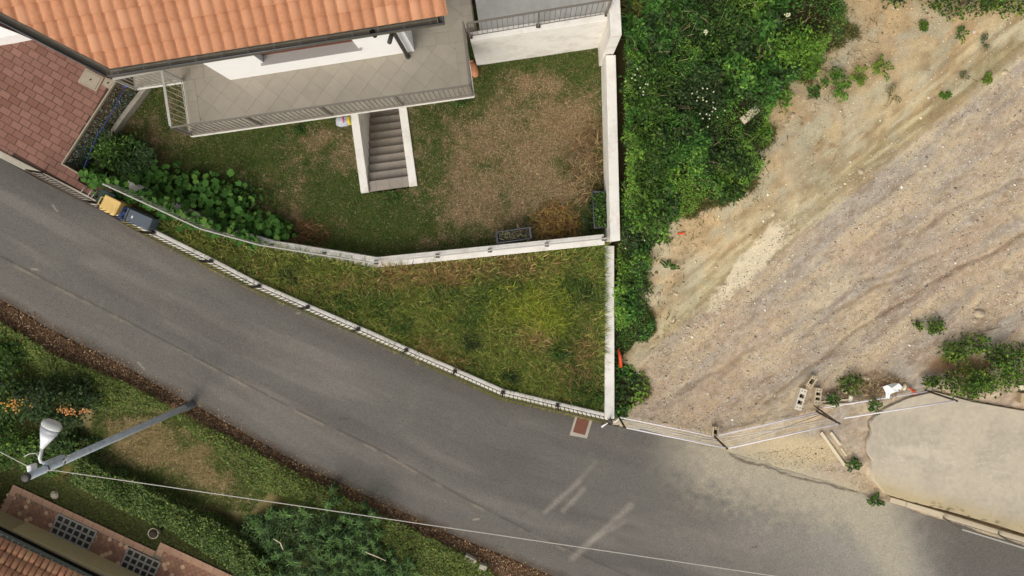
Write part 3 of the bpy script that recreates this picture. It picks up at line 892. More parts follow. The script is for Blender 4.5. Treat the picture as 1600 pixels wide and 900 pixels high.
def gutter(name, a, b, out, w=.15, d=.11):
    """channel from a to b at lip height, lying towards `out` of that line"""
    a, b, out = np.array(a), np.array(b), np.array([*out[:2], 0.])
    prof = [(0, .02), (0, -d), (.03, -d - .012), (w - .03, -d - .012), (w, -d), (w, 0), (w + .018, 0), (w + .018, -d - .02), (w - .02, -d - .03), (.02, -d - .03), (-.015, -d - .01), (-.015, .02)]
    n = len(prof); v = []
    for p in (a, b):
        v += [p + out * x + np.array([0, 0, z]) for x, z in prof]
    f = [(k, (k + 1) % n, n + (k + 1) % n, n + k) for k in range(n)] + [tuple(range(n)), tuple(range(2 * n - 1, n - 1, -1))]
    o = fix_normals(obj(name, v, f, M['gutter'], house))
    lip = tube('gutter_lip', [a + out * (w + .012) + np.array([0, 0, .008]), b + out * (w + .012) + np.array([0, 0, .008])], .014, M['lip'], o, 6)
    return o
gz = np.array([0, 0, -.03])
g1 = gutter('gutter', RA - re_ * .1 + gz - rn * .0, RB + re_ * .16 + gz, -rn)
k3 = np.array([-cn[0], -cn[1], 0])
g2 = gutter('gutter', cut0 + gz + k3 * .03, cut1 + gz + k3 * .03, k3)
g3 = gutter('gutter', RB + gz + re_ * .03 - rn * .15, RB + rn * 3.0 + np.array([0, 0, RSL * 3.0]) + re_ * .03 + gz, re_, w=.1)
# leaf specks and clips in the gutter
for t in np.linspace(.02, .98, 13):
    p = RA + (RB - RA) * t + gz
    beam('gutter_clip', p + [0, 0, .03] - rn * 0, p - rn * .165 + [0, 0, .012], .018, .006, M['lip'], g1)
hole = roof_hit(580, 47)
hp = RA + re_ * ((hole - RA) @ re_) - rn * .075 + np.array([0, 0, -.135])
ov, of = tube_geo([hp + [0, 0, .002], hp + [0, 0, -.25]], [.062, .055], 16)
obj('gutter_outlet', ov, of, M['black'], g1)

# front block of the house (wall with window opening)
w1, w2 = W(360, 125, 2.9), W(648, 80, 2.9)
we = unit((w2 - w1)[None])[0]; wnn = np.array([-we[1], we[0], 0.])
WL = np.linalg.norm(w2 - w1)
def wp(a, b, z): return np.array([*(w1 + we * a + wnn * b)[:2], z])
def wbox(name, a0, a1, b0, b1, z0, z1, m, parent, bevel=0):
    return prism(name, [wp(a0, b0, 0)[:2], wp(a1, b0, 0)[:2], wp(a1, b1, 0)[:2], wp(a0, b1, 0)[:2]], z0, z1, m, parent, bevel)
s1 = W(412, 100, 3.78); s2 = W(560, 77, 3.78)
o1, o2 = float((s1 - w1) @ we) , float((s2 - w1) @ we)
wbox('front_wall', 0, o1, 0, .3, 0.9, 4.93, M['facade'], house)
wbox('front_wall', o2, WL, 0, .3, 0.9, 4.93, M['facade'], house)
wbox('front_wall', o1, o2, 0.0, .3, 0.9, 3.74, M['facade'], house)
wbox('front_wall', o1, o2, 0.0, .3, 4.80, 4.93, M['facade'], house)
wbox('side_wall', WL - .3, WL, .3, 7, 0.9, 4.93, M['facade'], house)
wbox('side_wall', 0, .3, .3, 7, 0.9, 4.93, M['facade'], house)
win = empty('window', wp(o1, .1, 3.78)); win.parent = house; win.matrix_parent_inverse = Matrix.Translation(-house.location)
wbox('sill', o1 - .07, o2 + .07, -.06, .2, 3.742, 3.785, M['granite'], win, .004)
wbox('frame', o1 + .001, o2 - .001, .17, .24, 3.787, 3.87, M['brown'], win)
wbox('frame', o1 + .001, o1 + .07, .165, .245, 3.872, 4.799, M['brown'], win)
wbox('frame', o2 - .07, o2 - .001, .165, .245, 3.872, 4.799, M['brown'], win)
wbox('frame', (o1 + o2) / 2 - .04, (o1 + o2) / 2 + .04, .165, .245, 3.872, 4.799, M['brown'], win)
wbox('pane', o1 + .07, (o1 + o2) / 2 - .04, .195, .21, 3.872, 4.799, M['glass'], win)
wbox('pane', (o1 + o2) / 2 + .04, o2 - .07, .195, .21, 3.872, 4.799, M['glass'], win)
# recessed left block and plinth towards the driveway
prism('rear_wall', [W(150, 30, 2.9)[:2], wp(-.02, 1.2, 0)[:2], wp(-.02, 6.5, 0)[:2], W(60, -160, 2.9)[:2]], 0.9, 4.93, M['facade'], house)
prism('plinth', [Wxy(-70, 14, 2.4), Wxy(30, 53, 2.4), Wxy(0, 60, 2.4), Wxy(-70, 74, 2.4)], 1.6, 2.4, M['facade'], house)
prism('plinth', [Wxy(110, 40, 2.0), Wxy(195, 88, 2.0), Wxy(260, 60, 2.0), Wxy(200, 0, 2.0)], .6, 2.88, M['conc'], house)
# downspout
dp = W(637, 88, 2.95)
dtop = up(dp, 4.75)
tube('downspout', [up(dp, 2.92), up(dp, 4.7), dtop + np.array([-.02, -.08, .12]) , dtop + np.array([-.05, -.3, .24])], .05, M['pipe'], house, 12)
tube('downspout_shoe', [up(dp, 2.913), up(dp, 3.05)], .064, M['pipe'], house, 12)
# balcony slab, joints and tiles
be = unit((SE - SW)[None])[0]; bn = np.array([-be[1], be[0], 0.])
bO = SW - be * .025 - bn * .025
BW = float((SE - SW) @ be) + .05
def bp(a, b): return (bO + be * a + bn * b)[:2]
wl = float((W2_ - bO) @ be) - .06; wb = float((NW_ - bO) @ bn) - .03
bal = prism('balcony', [bp(0, 0), bp(BW, 0), bp(BW, 7), bp(wl, 7), bp(wl, wb), bp(0, wb)], 2.78, 2.895, M['bgrout'], house)
for (q0, q1) in (((0, 0), (BW, 0)), ((BW, 0), (BW, 1.5)), ((0, wb), (0, 0)), ((wl, wb), (0, wb))):
    pa, pb = bp(*q0), bp(*q1)
    d = unit(np.array([pb - pa]))[0]; n_ = np.array([d[1], -d[0]])
    prism('edge_band', [pa, pb, pb + n_ * .012, pa + n_ * .012], 2.79, 2.893, M['white'], bal)
def clip_rect(poly, r):
    for ax, lim, sg in ((0, r[0], 1), (0, r[1], -1), (1, r[2], 1), (1, r[3], -1)):
        out = []
        for i in range(len(poly)):
            p, q_ = poly[i], poly[(i + 1) % len(poly)]
            ip, iq = sg * (p[ax] - lim) >= 0, sg * (q_[ax] - lim) >= 0
            if ip: out.append(p)
            if ip != iq:
                t = (lim - p[ax]) / (q_[ax] - p[ax]); out.append((p[0] + (q_[0] - p[0]) * t, p[1] + (q_[1] - p[1]) * t))
        poly = out
        if len(poly) < 3: return []
    return poly
def parea(p): return abs(sum(p[i][0] * p[(i + 1) % len(p)][1] - p[(i + 1) % len(p)][0] * p[i][1] for i in range(len(p)))) / 2
def floor_tile(name, poly, parent, m=None, z0=2.8955, t=.005, dzj=.0008):
    c_ = np.mean([bp(*p) for p in poly], 0)
    px, py = pxof(np.array([*c_, 2.9]))
    if py < -25 or px < -20: return
    lc = np.array([c_[0], c_[1]]) - w1[:2]
    la, lb = lc @ we[:2], lc @ wnn[:2]
    if .25 < la < WL - .25 and lb > .12: return
    if la <= .25 and lb > 1.1: return
    prism(name, [bp(*p) for p in poly], z0, z0 + t + random.uniform(-dzj, dzj), m or M['btile'], parent)
TS, g_ = .40, .0025
rows = [(.30, BW - .30, .05, 1.40), (wl + .05, BW - .02, 1.70, 6.0)]
c45 = math.sqrt(.5)
for rect in rows:
    for i in range(-22, 42):
        for j in range(-32, 22):
            a, b = (i + .3) * TS, (j + .1) * TS
            sq = [((a + dx) * c45 - (b + dy) * c45, (a + dx) * c45 + (b + dy) * c45) for dx, dy in ((g_, g_), (TS - g_, g_), (TS - g_, TS - g_), (g_, TS - g_))]
            pl = clip_rect(sq, rect)
            if len(pl) >= 3 and parea(pl) > .003: floor_tile('floor_tile', pl, bal)
for k in range(5):
    y0 = .05 + k * .27; y1 = min(y0 + .265, 1.40)
    floor_tile('border_tile', [(.02, y0), (.295, y0), (.295, y1), (.02, y1)], bal)
    floor_tile('border_tile', [(BW - .295, y0), (BW - .03, y0), (BW - .03, y1), (BW - .295, y1)], bal)
k = wl + .05
while k < BW - .05:
    k2 = min(k + .345, BW - .03)
    floor_tile('border_tile', [(k, 1.405), (k2 - .005, 1.405), (k2 - .005, 1.695), (k, 1.695)], bal); k = k2
# strip of border tiles next to the patio concrete
for k in range(8):
    floor_tile('border_tile', [(BW - .015, 1.72 + k * .3), (BW + .24, 1.72 + k * .3), (BW + .24, 2.015 + k * .3), (BW - .015, 2.015 + k * .3)], bal)
prism('threshold', [bp(BW + .0, 1.62), bp(BW + .27, 1.62), bp(BW + .27, 6), bp(BW, 6)], 2.6, 2.893, M['grout'], bal)

# ------------------------------------------------------------------ stairs down to the cellar
st = empty('cellar_stairs', up(W(605, 295, .75), .7)); tag(st, 'tiled cellar stairs between two white walls leading under the balcony', 'stairs')
q0, q1, q2, q3 = [W(px, py, .78)[:2] for px, py in ((564, 302), (652, 290), (634, 170), (547, 183))]
sx = unit((q1 - q0)[None])[0]; sy_ = np.array([-sx[1], sx[0]])
SWd = float((q1 - q0) @ sx)
def sp(a, b): return q0 + sx * a + sy_ * b
TH, LN = .225, 4.0
prism('side_wall', [sp(0, 0), sp(TH, 0), sp(TH, LN), sp(0, LN)], -2.2, .79, M['white'], st, .012)
prism('side_wall', [sp(SWd - TH, 0), sp(SWd, 0), sp(SWd, LN), sp(SWd - TH, LN)], -2.2, .785, M['white'], st, .012)
TD, RH = .262, .178
zt_ = .735
widths = np.array([0, .19, .52, .84, 1.0])
inner = SWd - 2 * TH
for k in range(12):
    y0 = .012 + k * TD
    z = zt_ - k * RH
    tr = prism('tread', [sp(TH + .001, y0), sp(SWd - TH - .001, y0), sp(SWd - TH - .001, y0 + TD + .02), sp(TH + .001, y0 + TD + .02)], z - .35, z - .012, M['grout'], st)
    for a, b in zip(widths[:-1], widths[1:]):
        prism('tread_tile', [sp(TH + a * inner + .003, y0 + .003), sp(TH + b * inner - .003, y0 + .003), sp(TH + b * inner - .003, y0 + TD + .03), sp(TH + a * inner + .003, y0 + TD + .03)], z - .011, z + .002, M['stile'], tr)
    # small skirting tiles on the left wall
    if k < 9:
        prism('skirting_tile', [sp(TH + .001, y0 + .02), sp(TH + .014, y0 + .02), sp(TH + .014, y0 + TD), sp(TH + .001, y0 + TD)], z + .004, z + .075, M['stile'], st)
prism('back_wall', [sp(0, LN), sp(SWd, LN), sp(SWd, LN + .2), sp(0, LN + .2)], -2.2, .7, M['conc'], st)

# ------------------------------------------------------------------ driveway of clay pavers
drive = prism('driveway', [tuple(Wr(px, py, 0)[:2]) for px, py in ((-120, -40), (60, 30), (185, 118), (97, 256), (158, 316), (-120, 176))], 0.4, [float(zr(*Wr(px, py, 0)[:2])) + .008 for px, py in ((-120, -40), (60, 30), (185, 118), (97, 256), (158, 316), (-120, 176))], M['pjoint'])
tag(drive, 'driveway bed under reddish brown pavers', 'driveway', kind='structure')
dO = Wr(97, 256, 0); dA = unit((Wr(160, 292, 0) - Wr(97, 256, 0))[None, :2])[0]; dN = np.array([-dA[1], dA[0]])
DPOLY = [tuple(Wr(px, py, 0)[:2]) for px, py in ((-80, -10), (60, 40), (176, 124), (98, 254), (150, 302), (138, 306), (0, 233), (-80, 190))]
PL_, PW_ = .285, .186
for j in range(-24, 45):
    for i in range(-40, 30):
        a = (i + (.5 if j % 2 else 0) + (.13 * math.sin(j * 5.1))) * PL_; b = j * PW_
        cs = dO[:2] + dA * (a + PL_ / 2) + dN * (b + PW_ / 2)
        seg = [bool(pip(*(dO[:2] + dA * (a + PL_ * (k_ + .5) / 6) + dN * (b + PW_ / 2)), DPOLY)) for k_ in range(6)]
        if not any(seg): continue
        f0_ = seg.index(True) / 6 * PL_; f1_ = (6 - seg[::-1].index(True)) / 6 * PL_
        z = float(zr(*cs)); px, py = pxof(np.array([*cs, z]))
        if px < -14 or py < -14: continue
        gx0 = .006 + random.uniform(0, .002)
        quad = [dO[:2] + dA * (a + s_) + dN * (b + t_) for s_, t_ in ((f0_ + gx0, gx0), (f1_ - gx0, gx0), (f1_ - gx0, PW_ - gx0), (f0_ + gx0, PW_ - gx0))]
        hh = random.uniform(.011, .016)
        prism('paver', quad, [float(zr(*q_)) for q_ in quad], [float(zr(*q_)) + hh for q_ in quad], M['paver'], drive)
# kerb towards the road and edging towards the bank
kp = [Wr(px, py, .05) for px, py in ((-140, 164), (-60, 207), (0, 241), (70, 277), (120, 302), (152, 319))]
kerb = poly_wall('kerb', 'pale concrete kerb between driveway pavers and road', [p[:2] for p in kp], [p[2] for p in kp], [p[2] - .3 for p in kp], .17, M['conc'])
del kerb['category']; kerb['kind'] = 'structure'
ep = [Wr(px, py, .09) for px, py in ((183, 122), (140, 188), (96, 256), (124, 272))]
edge = poly_wall('edging', 'thin concrete edging strip round the driveway corner', [p[:2] for p in ep], [p[2] for p in ep], [p[2] - .08 for p in ep], .04, M['cover'])
del edge['category']; edge['kind'] = 'structure'
# two utility covers
def cover(label, pxs):
    ps = [Wr(px, py, .05) for px, py in pxs]
    c_ = np.mean(ps, 0); e = empty('utility_cover', c_); tag(e, label, 'cover', 'concrete utility covers by the house corner')
    prism('frame', [p[:2] for p in ps], c_[2] - .1, [p[2] - .004 for p in ps], M['cover'], e)
    li = [c_ + (p - c_) * .84 for p in ps]
    prism('groove', [p[:2] for p in li], c_[2] - .05, [p[2] - .001 for p in li], M['grout'], e)
    li = [c_ + (p - c_) * .80 for p in ps]
    lid = prism('lid', [p[:2] for p in li], c_[2] - .05, [p[2] + .006 for p in li], M['cover'], e)
    box('lift_hole', c_ + [0, 0, .009], (.06, .03, .008), M['black'], lid, .6)
cover('larger square concrete utility cover set in the pavers', ((121, 128), (134, 106), (162, 121), (150, 143)))
cover('smaller concrete utility cover tucked under the house corner', ((159, 132), (165, 121), (182, 126), (170, 139)))
# stony bank held by netting below the driveway edge
BA, BB = [(100, 257), (140, 190), (183, 126)], [(142, 262), (180, 196), (219, 140)]
nbu, nbv = 70, 40
bvx = []
for iu in range(nbu):
    t = iu / (nbu - 1)
    pa = [np.interp(t, [0, .5, 1], [p[k] for p in BA]) for k in (0, 1)]
    pb = [np.interp(t, [0, .5, 1], [p[k] for p in BB]) for k in (0, 1)]
    A_, B_ = Wr(*pa, -.06), W(*pb, .78)
    for iv in range(nbv):
        s_ = iv / (nbv - 1)
        p = A_ * (1 - s_) + B_ * s_
        p[2] += .10 * math.sin(math.pi * s_) * .4
        bvx.append(p)
bvx = np.array(bvx)
dn = fbm(bvx[:, 0] * 1.0 + bvx[:, 2], bvx[:, 1], 7, 3, 71)
bvx = bvx + (dn - .5)[:, None] * np.array([.10, .03, .07])
idx = np.arange(nbu * nbv).reshape(nbu, nbv)
bf = np.stack([idx[:-1, :-1], idx[:-1, 1:], idx[1:, 1:], idx[1:, :-1]], -1).reshape(-1, 4)
bk = np_mesh('stone_bank', bvx, bf, M['bank']); tag(bk, 'steep grey green stony bank below the driveway', 'bank', kind='structure')
# its toe wall
tw = [W(px, py, .98) for px, py in ((150, 266), (155, 236), (188, 184), (226, 134))]
poly_wall('toe_wall', 'narrow weathered wall at the foot of the stony bank', [p[:2] for p in tw], [1.0, .98, .95, .95], [.3] * 4, .13, M['conc'], bevel=.02)
rp = [W(px, py, z) for px, py, z in ((197, 134, 1.5), (190, 146, 1.5), (182, 163, 1.48), (170, 184, 1.48), (158, 203, 1.5), (152, 210, 1.5), (146, 226, 1.55), (138, 245, 1.6), (128, 270, 1.95))]
tag(tube('blue_rope', rp, .009, M['blue'], n=5), 'thin blue rope stretched along the stony bank', 'rope')
tag(tube('blue_knot', [rp[0] + np.array([-.07, .02, 0]), rp[0] + np.array([0, .04, .05]), rp[0] + np.array([.06, 0, .03]), rp[0] + np.array([.02, -.05, .04]), rp[0] + np.array([-.05, -.02, .05])], .022, M['blue'], n=6), 'bunched blue cord end at the top of the bank', 'cord')
# ------------------------------------------------------------------ bins
def wheelie(name, label, top_px, yaw, zb, w, dpt, h, body_m, lid_m, topz=None):
    """standing two wheeled bin"""
    t = W(*top_px, zb + h)
    e = empty(name, up(t, zb)); tag(e, label, 'waste bin')
    c = np.array([t[0], t[1], zb])
    box('body', c + [0, 0, h * .46 + .04], (dpt * .92, w * .92, h * .9), body_m, e, yaw, .03, taper=.78)
    lid = box('lid', c + [0, 0, h * .945], (dpt * 1.06, w * 1.04, .07), lid_m, e, yaw, .03)
    u_ = np.array([math.cos(yaw), math.sin(yaw), 0]); s_ = np.array([-u_[1], u_[0], 0])
    ri = box('lid_ridge', c + [0, 0, h * .985] + u_ * dpt * .40, (.035, w * .5, .03), lid_m, lid, yaw, .01)
    tube('handle', [c + [0, 0, h * .93] - u_ * dpt * .5 + s_ * w * .28, c + [0, 0, h * .95] - u_ * (dpt * .5 + .09) + s_ * w * .26, c + [0, 0, h * .95] - u_ * (dpt * .5 + .09) - s_ * w * .26, c + [0, 0, h * .93] - u_ * dpt * .5 - s_ * w * .28], .016, lid_m, e, 6)
    for sg in (-1, 1):
        p = c + [0, 0, .09] - u_ * dpt * .4 + s_ * sg * w * .42
        tube('wheel', [p - s_ * .02, p + s_ * .02], .09, M['black'], e, 12)
    return e
bz = float(H(*Wr(200, 330)[:2]))
byaw = math.atan2(-(338 - 318), 212 - 172)
wheelie('waste_bin', 'yellow lidded bin standing beside the fallen grey bin', (171, 321), byaw, bz, .40, .43, .74, M['ybody'], M['ylid'])
wheelie('waste_bin', 'dark green bin half hidden behind the yellow one', (164, 310), byaw, bz, .38, .38, .66, M['greenbin'], M['greenbin'])
# bin lying on its back along the wall
l0, l1 = W(187, 331, bz + .42), W(236, 351, bz + .40)
ld = unit((l1 - l0)[None])[0]; ls = np.array([-ld[1], ld[0], 0]); ls = unit(ls[None])[0]
e = empty('waste_bin', up((l0 + l1) / 2, bz)); tag(e, 'grey bin with blue lid lying on its side by the low wall', 'waste bin')
def lbox(name, a0, a1, w0, w1_, z0, z1, m, parent, bev=.02):
    v = []
    for a, w_ in ((a0, w0), (a1, w1_)):
        p = l0 + ld * a
        for sg, z in ((-1, z0), (1, z0), (1, z1), (-1, z1)):
            q_ = p + ls * sg * w_ / 2; v.append((q_[0], q_[1], bz + z))
    o = obj(name, v, [(0, 1, 2, 3), (7, 6, 5, 4)] + [(i, 4 + i, 4 + (i + 1) % 4, (i + 1) % 4) for i in range(4)], m, parent)
    return fix_normals(o, bev)
LB = float(np.linalg.norm(l1 - l0))
bd = lbox('body', .22, LB, .36, .33, .03, .43, M['greybin'], e)
lbox('rim', .17, .215, .39, .39, .02, .45, M['greybin'], e, .01)
ldd = lbox('lid', .0, .165, .33, .39, .03, .45, M['bluelid'], e, .03)
for sg in (-1, 1):
    p = l0 + ld * .15 + ls * sg * .09; box('hinge', np.array([p[0], p[1], bz + .455]), (.05, .07, .03), M['black'], ldd, math.atan2(ld[1], ld[0]))
p = l0 + ld * .36; box('label_plate', np.array([p[0], p[1], bz + .4335]), (.035, .07, .003), M['lampwhite'], bd, math.atan2(ld[1], ld[0]))
for sg in (-1, 1):
    p = l0 + ld * (LB - .06) + ls * sg * .19; tube('wheel', [np.array([p[0], p[1], bz + .1]) - ls * .02, np.array([p[0], p[1], bz + .1]) + ls * .02], .085, M['black'], e, 12)
# sliding gate panel lying across the driveway kerb
gp = [Wr(px, py, .06) for px, py in ((66, 270), (110, 294), (154, 317))]
railing('driveway_gate', 'low slatted metal gate standing along the driveway kerb', gp, .62, .11, M['rail_dark'], posts=[gp[0], gp[-1]], bar=.02, rail=(.04, .03), mtop=M['post'], foot=False, cat='gate')
for k, (x1, y1, x2, y2) in enumerate(((125, 302, 133, 291), (137, 306, 146, 294), (143, 308, 152, 298))):
    pa, pb = Wr(x1, y1, .1), Wr(x2, y2, .1)
    tag(tube('white_stake', [pa, pb], .012, M['cable'], n=6), ['thin white stake lying on pavers, farthest from the bins', 'thin white stake lying on pavers, middle of three', 'thin white stake lying on pavers, nearest the yellow bin'][k], 'stake', 'white stakes by the bins')

# ------------------------------------------------------------------ planters, bag, pot
def planter(label, pxs, zt, h, n, cols, dry=False):
    ps = [W(px, py, zt) for px, py in pxs]
    c_ = np.mean(ps, 0); e = empty('planter_box', up(c_, zt - h)); tag(e, label, 'planter')
    outer = [c_ + (p - c_) for p in ps]; inner_ = []
    for p in ps:
        d = p - c_; inner_.append(c_ + d - unit(d[None])[0] * .05)
    v = [up(p, zt) for p in outer] + [up(p, zt) for p in inner_] + [up(c_ + (p - c_) * .94, zt - h) for p in outer] + [up(p, zt - .12) for p in inner_]
    f = []
    for i in range(4):
        j = (i + 1) % 4
        f += [(i, j, 4 + j, 4 + i), (i, 8 + i, 8 + j, j), (4 + i, 4 + j, 12 + j, 12 + i)]
    f.append((8, 9, 10, 11))
    fix_normals(obj('trough', v, f, M['planter'], e))
    tube('rim', [up(p, zt + .004) for p in ps + [ps[0]]], .016, M['planter'], e, 6)
    obj('soil', [up(p, zt - .07) for p in inner_], [(0, 1, 2, 3)], M['soil'], e)
    a_ = rng.uniform(0, 1, (n, 2))
    P = inner_[0] + (inner_[1] - inner_[0]) * a_[:, :1] + (inner_[3] - inner_[0]) * a_[:, 1:]
    P[:, 2] = zt - .08 + rng.uniform(0, .16 if not dry else .05, n)
    D = rand_dirs(n, -.1, .6); S = side_of(D)
    leaf_quads('plants', P, D, S, rng.uniform(.05, .12, n) * (2.2 if dry else 1), .05 if not dry else .012, pick(cols, n), M['leaf'], e)
planter('dark planter box with withered pale stems beside the garden wall', ((774, 363), (829, 355), (831, 372), (776, 380)), 1.2, .48, 110, [C(168, 160, 120), C(120, 116, 90), C(110, 120, 80)], True)
planter('dark planter box full of green plants in the wall corner', ((926, 299), (947, 299), (949, 356), (929, 357)), 1.2, .48, 420, GREENS)
bush('weed_clump', 'dark weeds squeezed beside the green planter box', 'weeds', 921, 335, .22, .42, .3, 260, DARKG, .08, .04, 10, stems=2)
# crumpled fertiliser bag
bz0 = LAWN_Z + .02
bc = W(535, 188, .85)
bg_ = empty('sack', up(bc, bz0)); tag(bg_, 'crumpled grey sack with pink and yellow print by the stair wall', 'sack')
def lump(name, c, rx, ry, h, m, parent, seed, rot=0, nu_=14, nv2=8, z0=0):
    v, f = [], []
    for j in range(nv2):
        ph = (j / (nv2 - 1)) * math.pi / 2
        for i in range(nu_):
            t = 2 * math.pi * i / nu_
            r = (abs(math.cos(t)) ** 4 + abs(math.sin(t)) ** 4) ** -.25
            k = 1 + .22 * (float(fbm(np.array(math.cos(t) * 1.4 + seed), np.array(math.sin(t) * 1.4 + ph), 1.6, 3, seed)) - .5)
            x, y = r * math.cos(t) * math.cos(ph) * rx * k, r * math.sin(t) * math.cos(ph) * ry * k
            z = math.sin(ph) * h * k
            v.append((c[0] + x * math.cos(rot) - y * math.sin(rot), c[1] + x * math.sin(rot) + y * math.cos(rot), z0 + z))
    for j in range(nv2 - 1):
        for i in range(nu_):
            f.append((j * nu_ + i, j * nu_ + (i + 1) % nu_, (j + 1) * nu_ + (i + 1) % nu_, (j + 1) * nu_ + i))
    return obj(name, v, f, m, parent, smooth=True)
M['sackgrey'] = mat('sack_grey', C(176, 178, 182), .5, .2, 18, .4, 20)
M['sackpink'] = mat('sack_pink', C(206, 78, 120), .5, .1, 18, .3, 20)
M['sackyellow'] = mat('sack_yellow', C(206, 190, 62), .5, .1, 18, .3, 20)
lump('body', bc, .22, .15, .16, M['sackgrey'], bg_, 3, .15, z0=bz0)
lump('pink_print', bc + np.array([.03, .01, 0]), .05, .13, .178, M['sackpink'], bg_, 5, .15, z0=bz0)
lump('yellow_print', bc + np.array([.17, .015, 0]), .055, .13, .165, M['sackyellow'], bg_, 6, .15, z0=bz0)
# clay jar lying at the balcony corner
j0, j1 = W(737, 95, .95), W(743, 118, .95)
jd = j1 - j0
jar = empty('clay_jar', up((j0 + j1) / 2, LAWN_Z)); tag(jar, 'clay jar lying on the lawn below the balcony corner', 'jar')
pts_ = [j0 + jd * t for t in (0, .15, .4, .7, .88, 1.0)]
tube('vessel', [up(p, LAWN_Z + .11) for p in pts_], [.05, .08, .10, .105, .09, .055], M['terracotta'], jar, 16)
tube('neck', [up(j0 - jd * .12, LAWN_Z + .11), up(j0 + jd * .02, LAWN_Z + .11)], [.06, .05], M['terracotta'], jar, 16)

# ------------------------------------------------------------------ manhole in the road
mpx = [(893, 676), (899, 652), (924, 653), (916, 680)]
ps = [Wr(px, py, .018) for px, py in [(890, 680), (899, 650), (927, 652), (917, 685)]]
e = empty('manhole', np.mean(ps, 0)); tag(e, 'rusty square manhole cover in a pale concrete collar by the wall end', 'manhole')
prism('collar', [p[:2] for p in ps], -.1, [p[2] + .003 for p in ps], M['conc'], e)
ps = [Wr(px, py, .024) for px, py in [(895, 675), (902, 652), (922, 654), (914, 680)]]
prism('cover', [p[:2] for p in ps], -.05, [p[2] + .004 for p in ps], M['rust'], e, .003)

# ------------------------------------------------------------------ street lamp and cable
base = W(302, 631, 1.1); ptop = W(41, 750, 7.45)
ptop = np.array([base[0], base[1], 7.45])
lamp = empty('street_lamp', base); tag(lamp, 'tall galvanised street lamp pole with white lamp head beside the road', 'street lamp')
tube('pole', [up(base, .6), up(base, 7.4)], [.085, .072], M['galv'], lamp, 20)
tube('base_sleeve', [up(base, .7), up(base, 1.6)], [.098, .095], M['polesleeve'], lamp, 20)
tube('end_cap', [up(base, 7.39), up(base, 7.45), up(base, 7.46)], [.078, .078, .05], M['pipe'], lamp, 20)
for z in (6.45, 6.9): tube('clamp', [up(base, z), up(base, z + .035)], .081, M['polesleeve'], lamp, 20)
k0 = W(66, 700, 6.95); k1 = W(82, 661, 7.0)
arm0 = np.array([base[0] - .02, base[1] + .10, 6.6])
tube('arm', [arm0, arm0 + np.array([0, .02, .3]), W(64, 722, 6.9), W(62, 716, 6.95), W(66, 700, 6.95)], .03, M['lampwhite'], lamp, 10)
box('bracket', np.array([base[0], base[1] + .1, 6.68]), (.1, .07, .5), M['galv'], lamp, 0, .01)
hd = k1 - k0; hl = np.linalg.norm(hd); hu = hd / hl; hs = np.array([-hu[1], hu[0], 0.]); hs = unit(hs[None])[0]; hz = np.cross(hs, hu)
if hz[2] < 0: hz = -hz
def loft(name, secs, m, parent, n=18):
    v, f = [], []
    for t, w_, h_, zo in secs:
        for k in range(n):
            a = 2 * math.pi * k / n
            v.append(k0 + hu * hl * t + hs * math.cos(a) * w_ + hz * (math.sin(a) * h_ + zo))
    for i in range(len(secs) - 1):
        for k in range(n): f.append((i * n + k, i * n + (k + 1) % n, (i + 1) * n + (k + 1) % n, (i + 1) * n + k))
    f.append(tuple(range(n))); f.append(tuple(range(len(secs) * n - 1, (len(secs) - 1) * n - 1, -1)))
    o = obj(name, v, f, m, parent, smooth=True); return fix_normals(o, smooth=True)
head = loft('lamp_head', [(0, .04, .04, 0), (.15, .065, .055, 0), (.4, .12, .08, 0), (.62, .165, .10, 0)], M['lampwhite'], lamp)
loft('head_band', [(.60, .166, .101, 0), (.72, .18, .105, 0), (.84, .19, .105, 0)], M['lampgrey'], head)
loft('head_cap', [(.83, .193, .108, 0), (.88, .2, .108, 0), (.98, .19, .10, -.01), (1.03, .15, .08, -.02), (1.05, .08, .04, -.03)], M['lamplens'], head)
# cable bracket
cb = np.array([base[0] - .05, base[1] + .12, 7.2])
box('cable_clamp', cb, (.09, .12, .16), M['lampwhite'], lamp, .2, .015)
tube('feed_loop', [np.array([base[0] + .02, base[1] + .09, 6.3]), W(105, 712, 6.5), W(113, 710, 6.55), W(98, 722, 6.6)], .011, M['cable'], lamp, 6)
tube('feed_loop', [W(62, 716, 6.93), W(56, 708, 6.9), W(46, 709, 6.85), W(38, 713, 6.8)], .011, M['cable'], lamp, 6)
def cat_pts(a, b, sag, n=24):
    return [a + (b - a) * t - np.array([0, 0, sag * 4 * t * (1 - t)]) for t in np.linspace(0, 1, n)]
ca_, cb_, cc_ = W(-300, 560, 6.9), W(52, 733, 7.0), W(2100, 1030, 6.6)
cab = tag(empty('overhead_cable', up(cb_, 7.0)), 'pale overhead cable running from the lamp pole across the road', 'cable')
tube('span', cat_pts(ca_, cb_, .05), .0085, M['cable'], cab, 6)
tube('span', [cb_, W(92, 736, 7.0)] + cat_pts(W(92, 736, 7.0), W(1210, 900, 6.55), .02)[1:] + [cc_], .0085, M['cable'], cab, 6)
tube('tie', [cb_, cb + np.array([0, 0, .08])], .011, M['cable'], cab, 6)

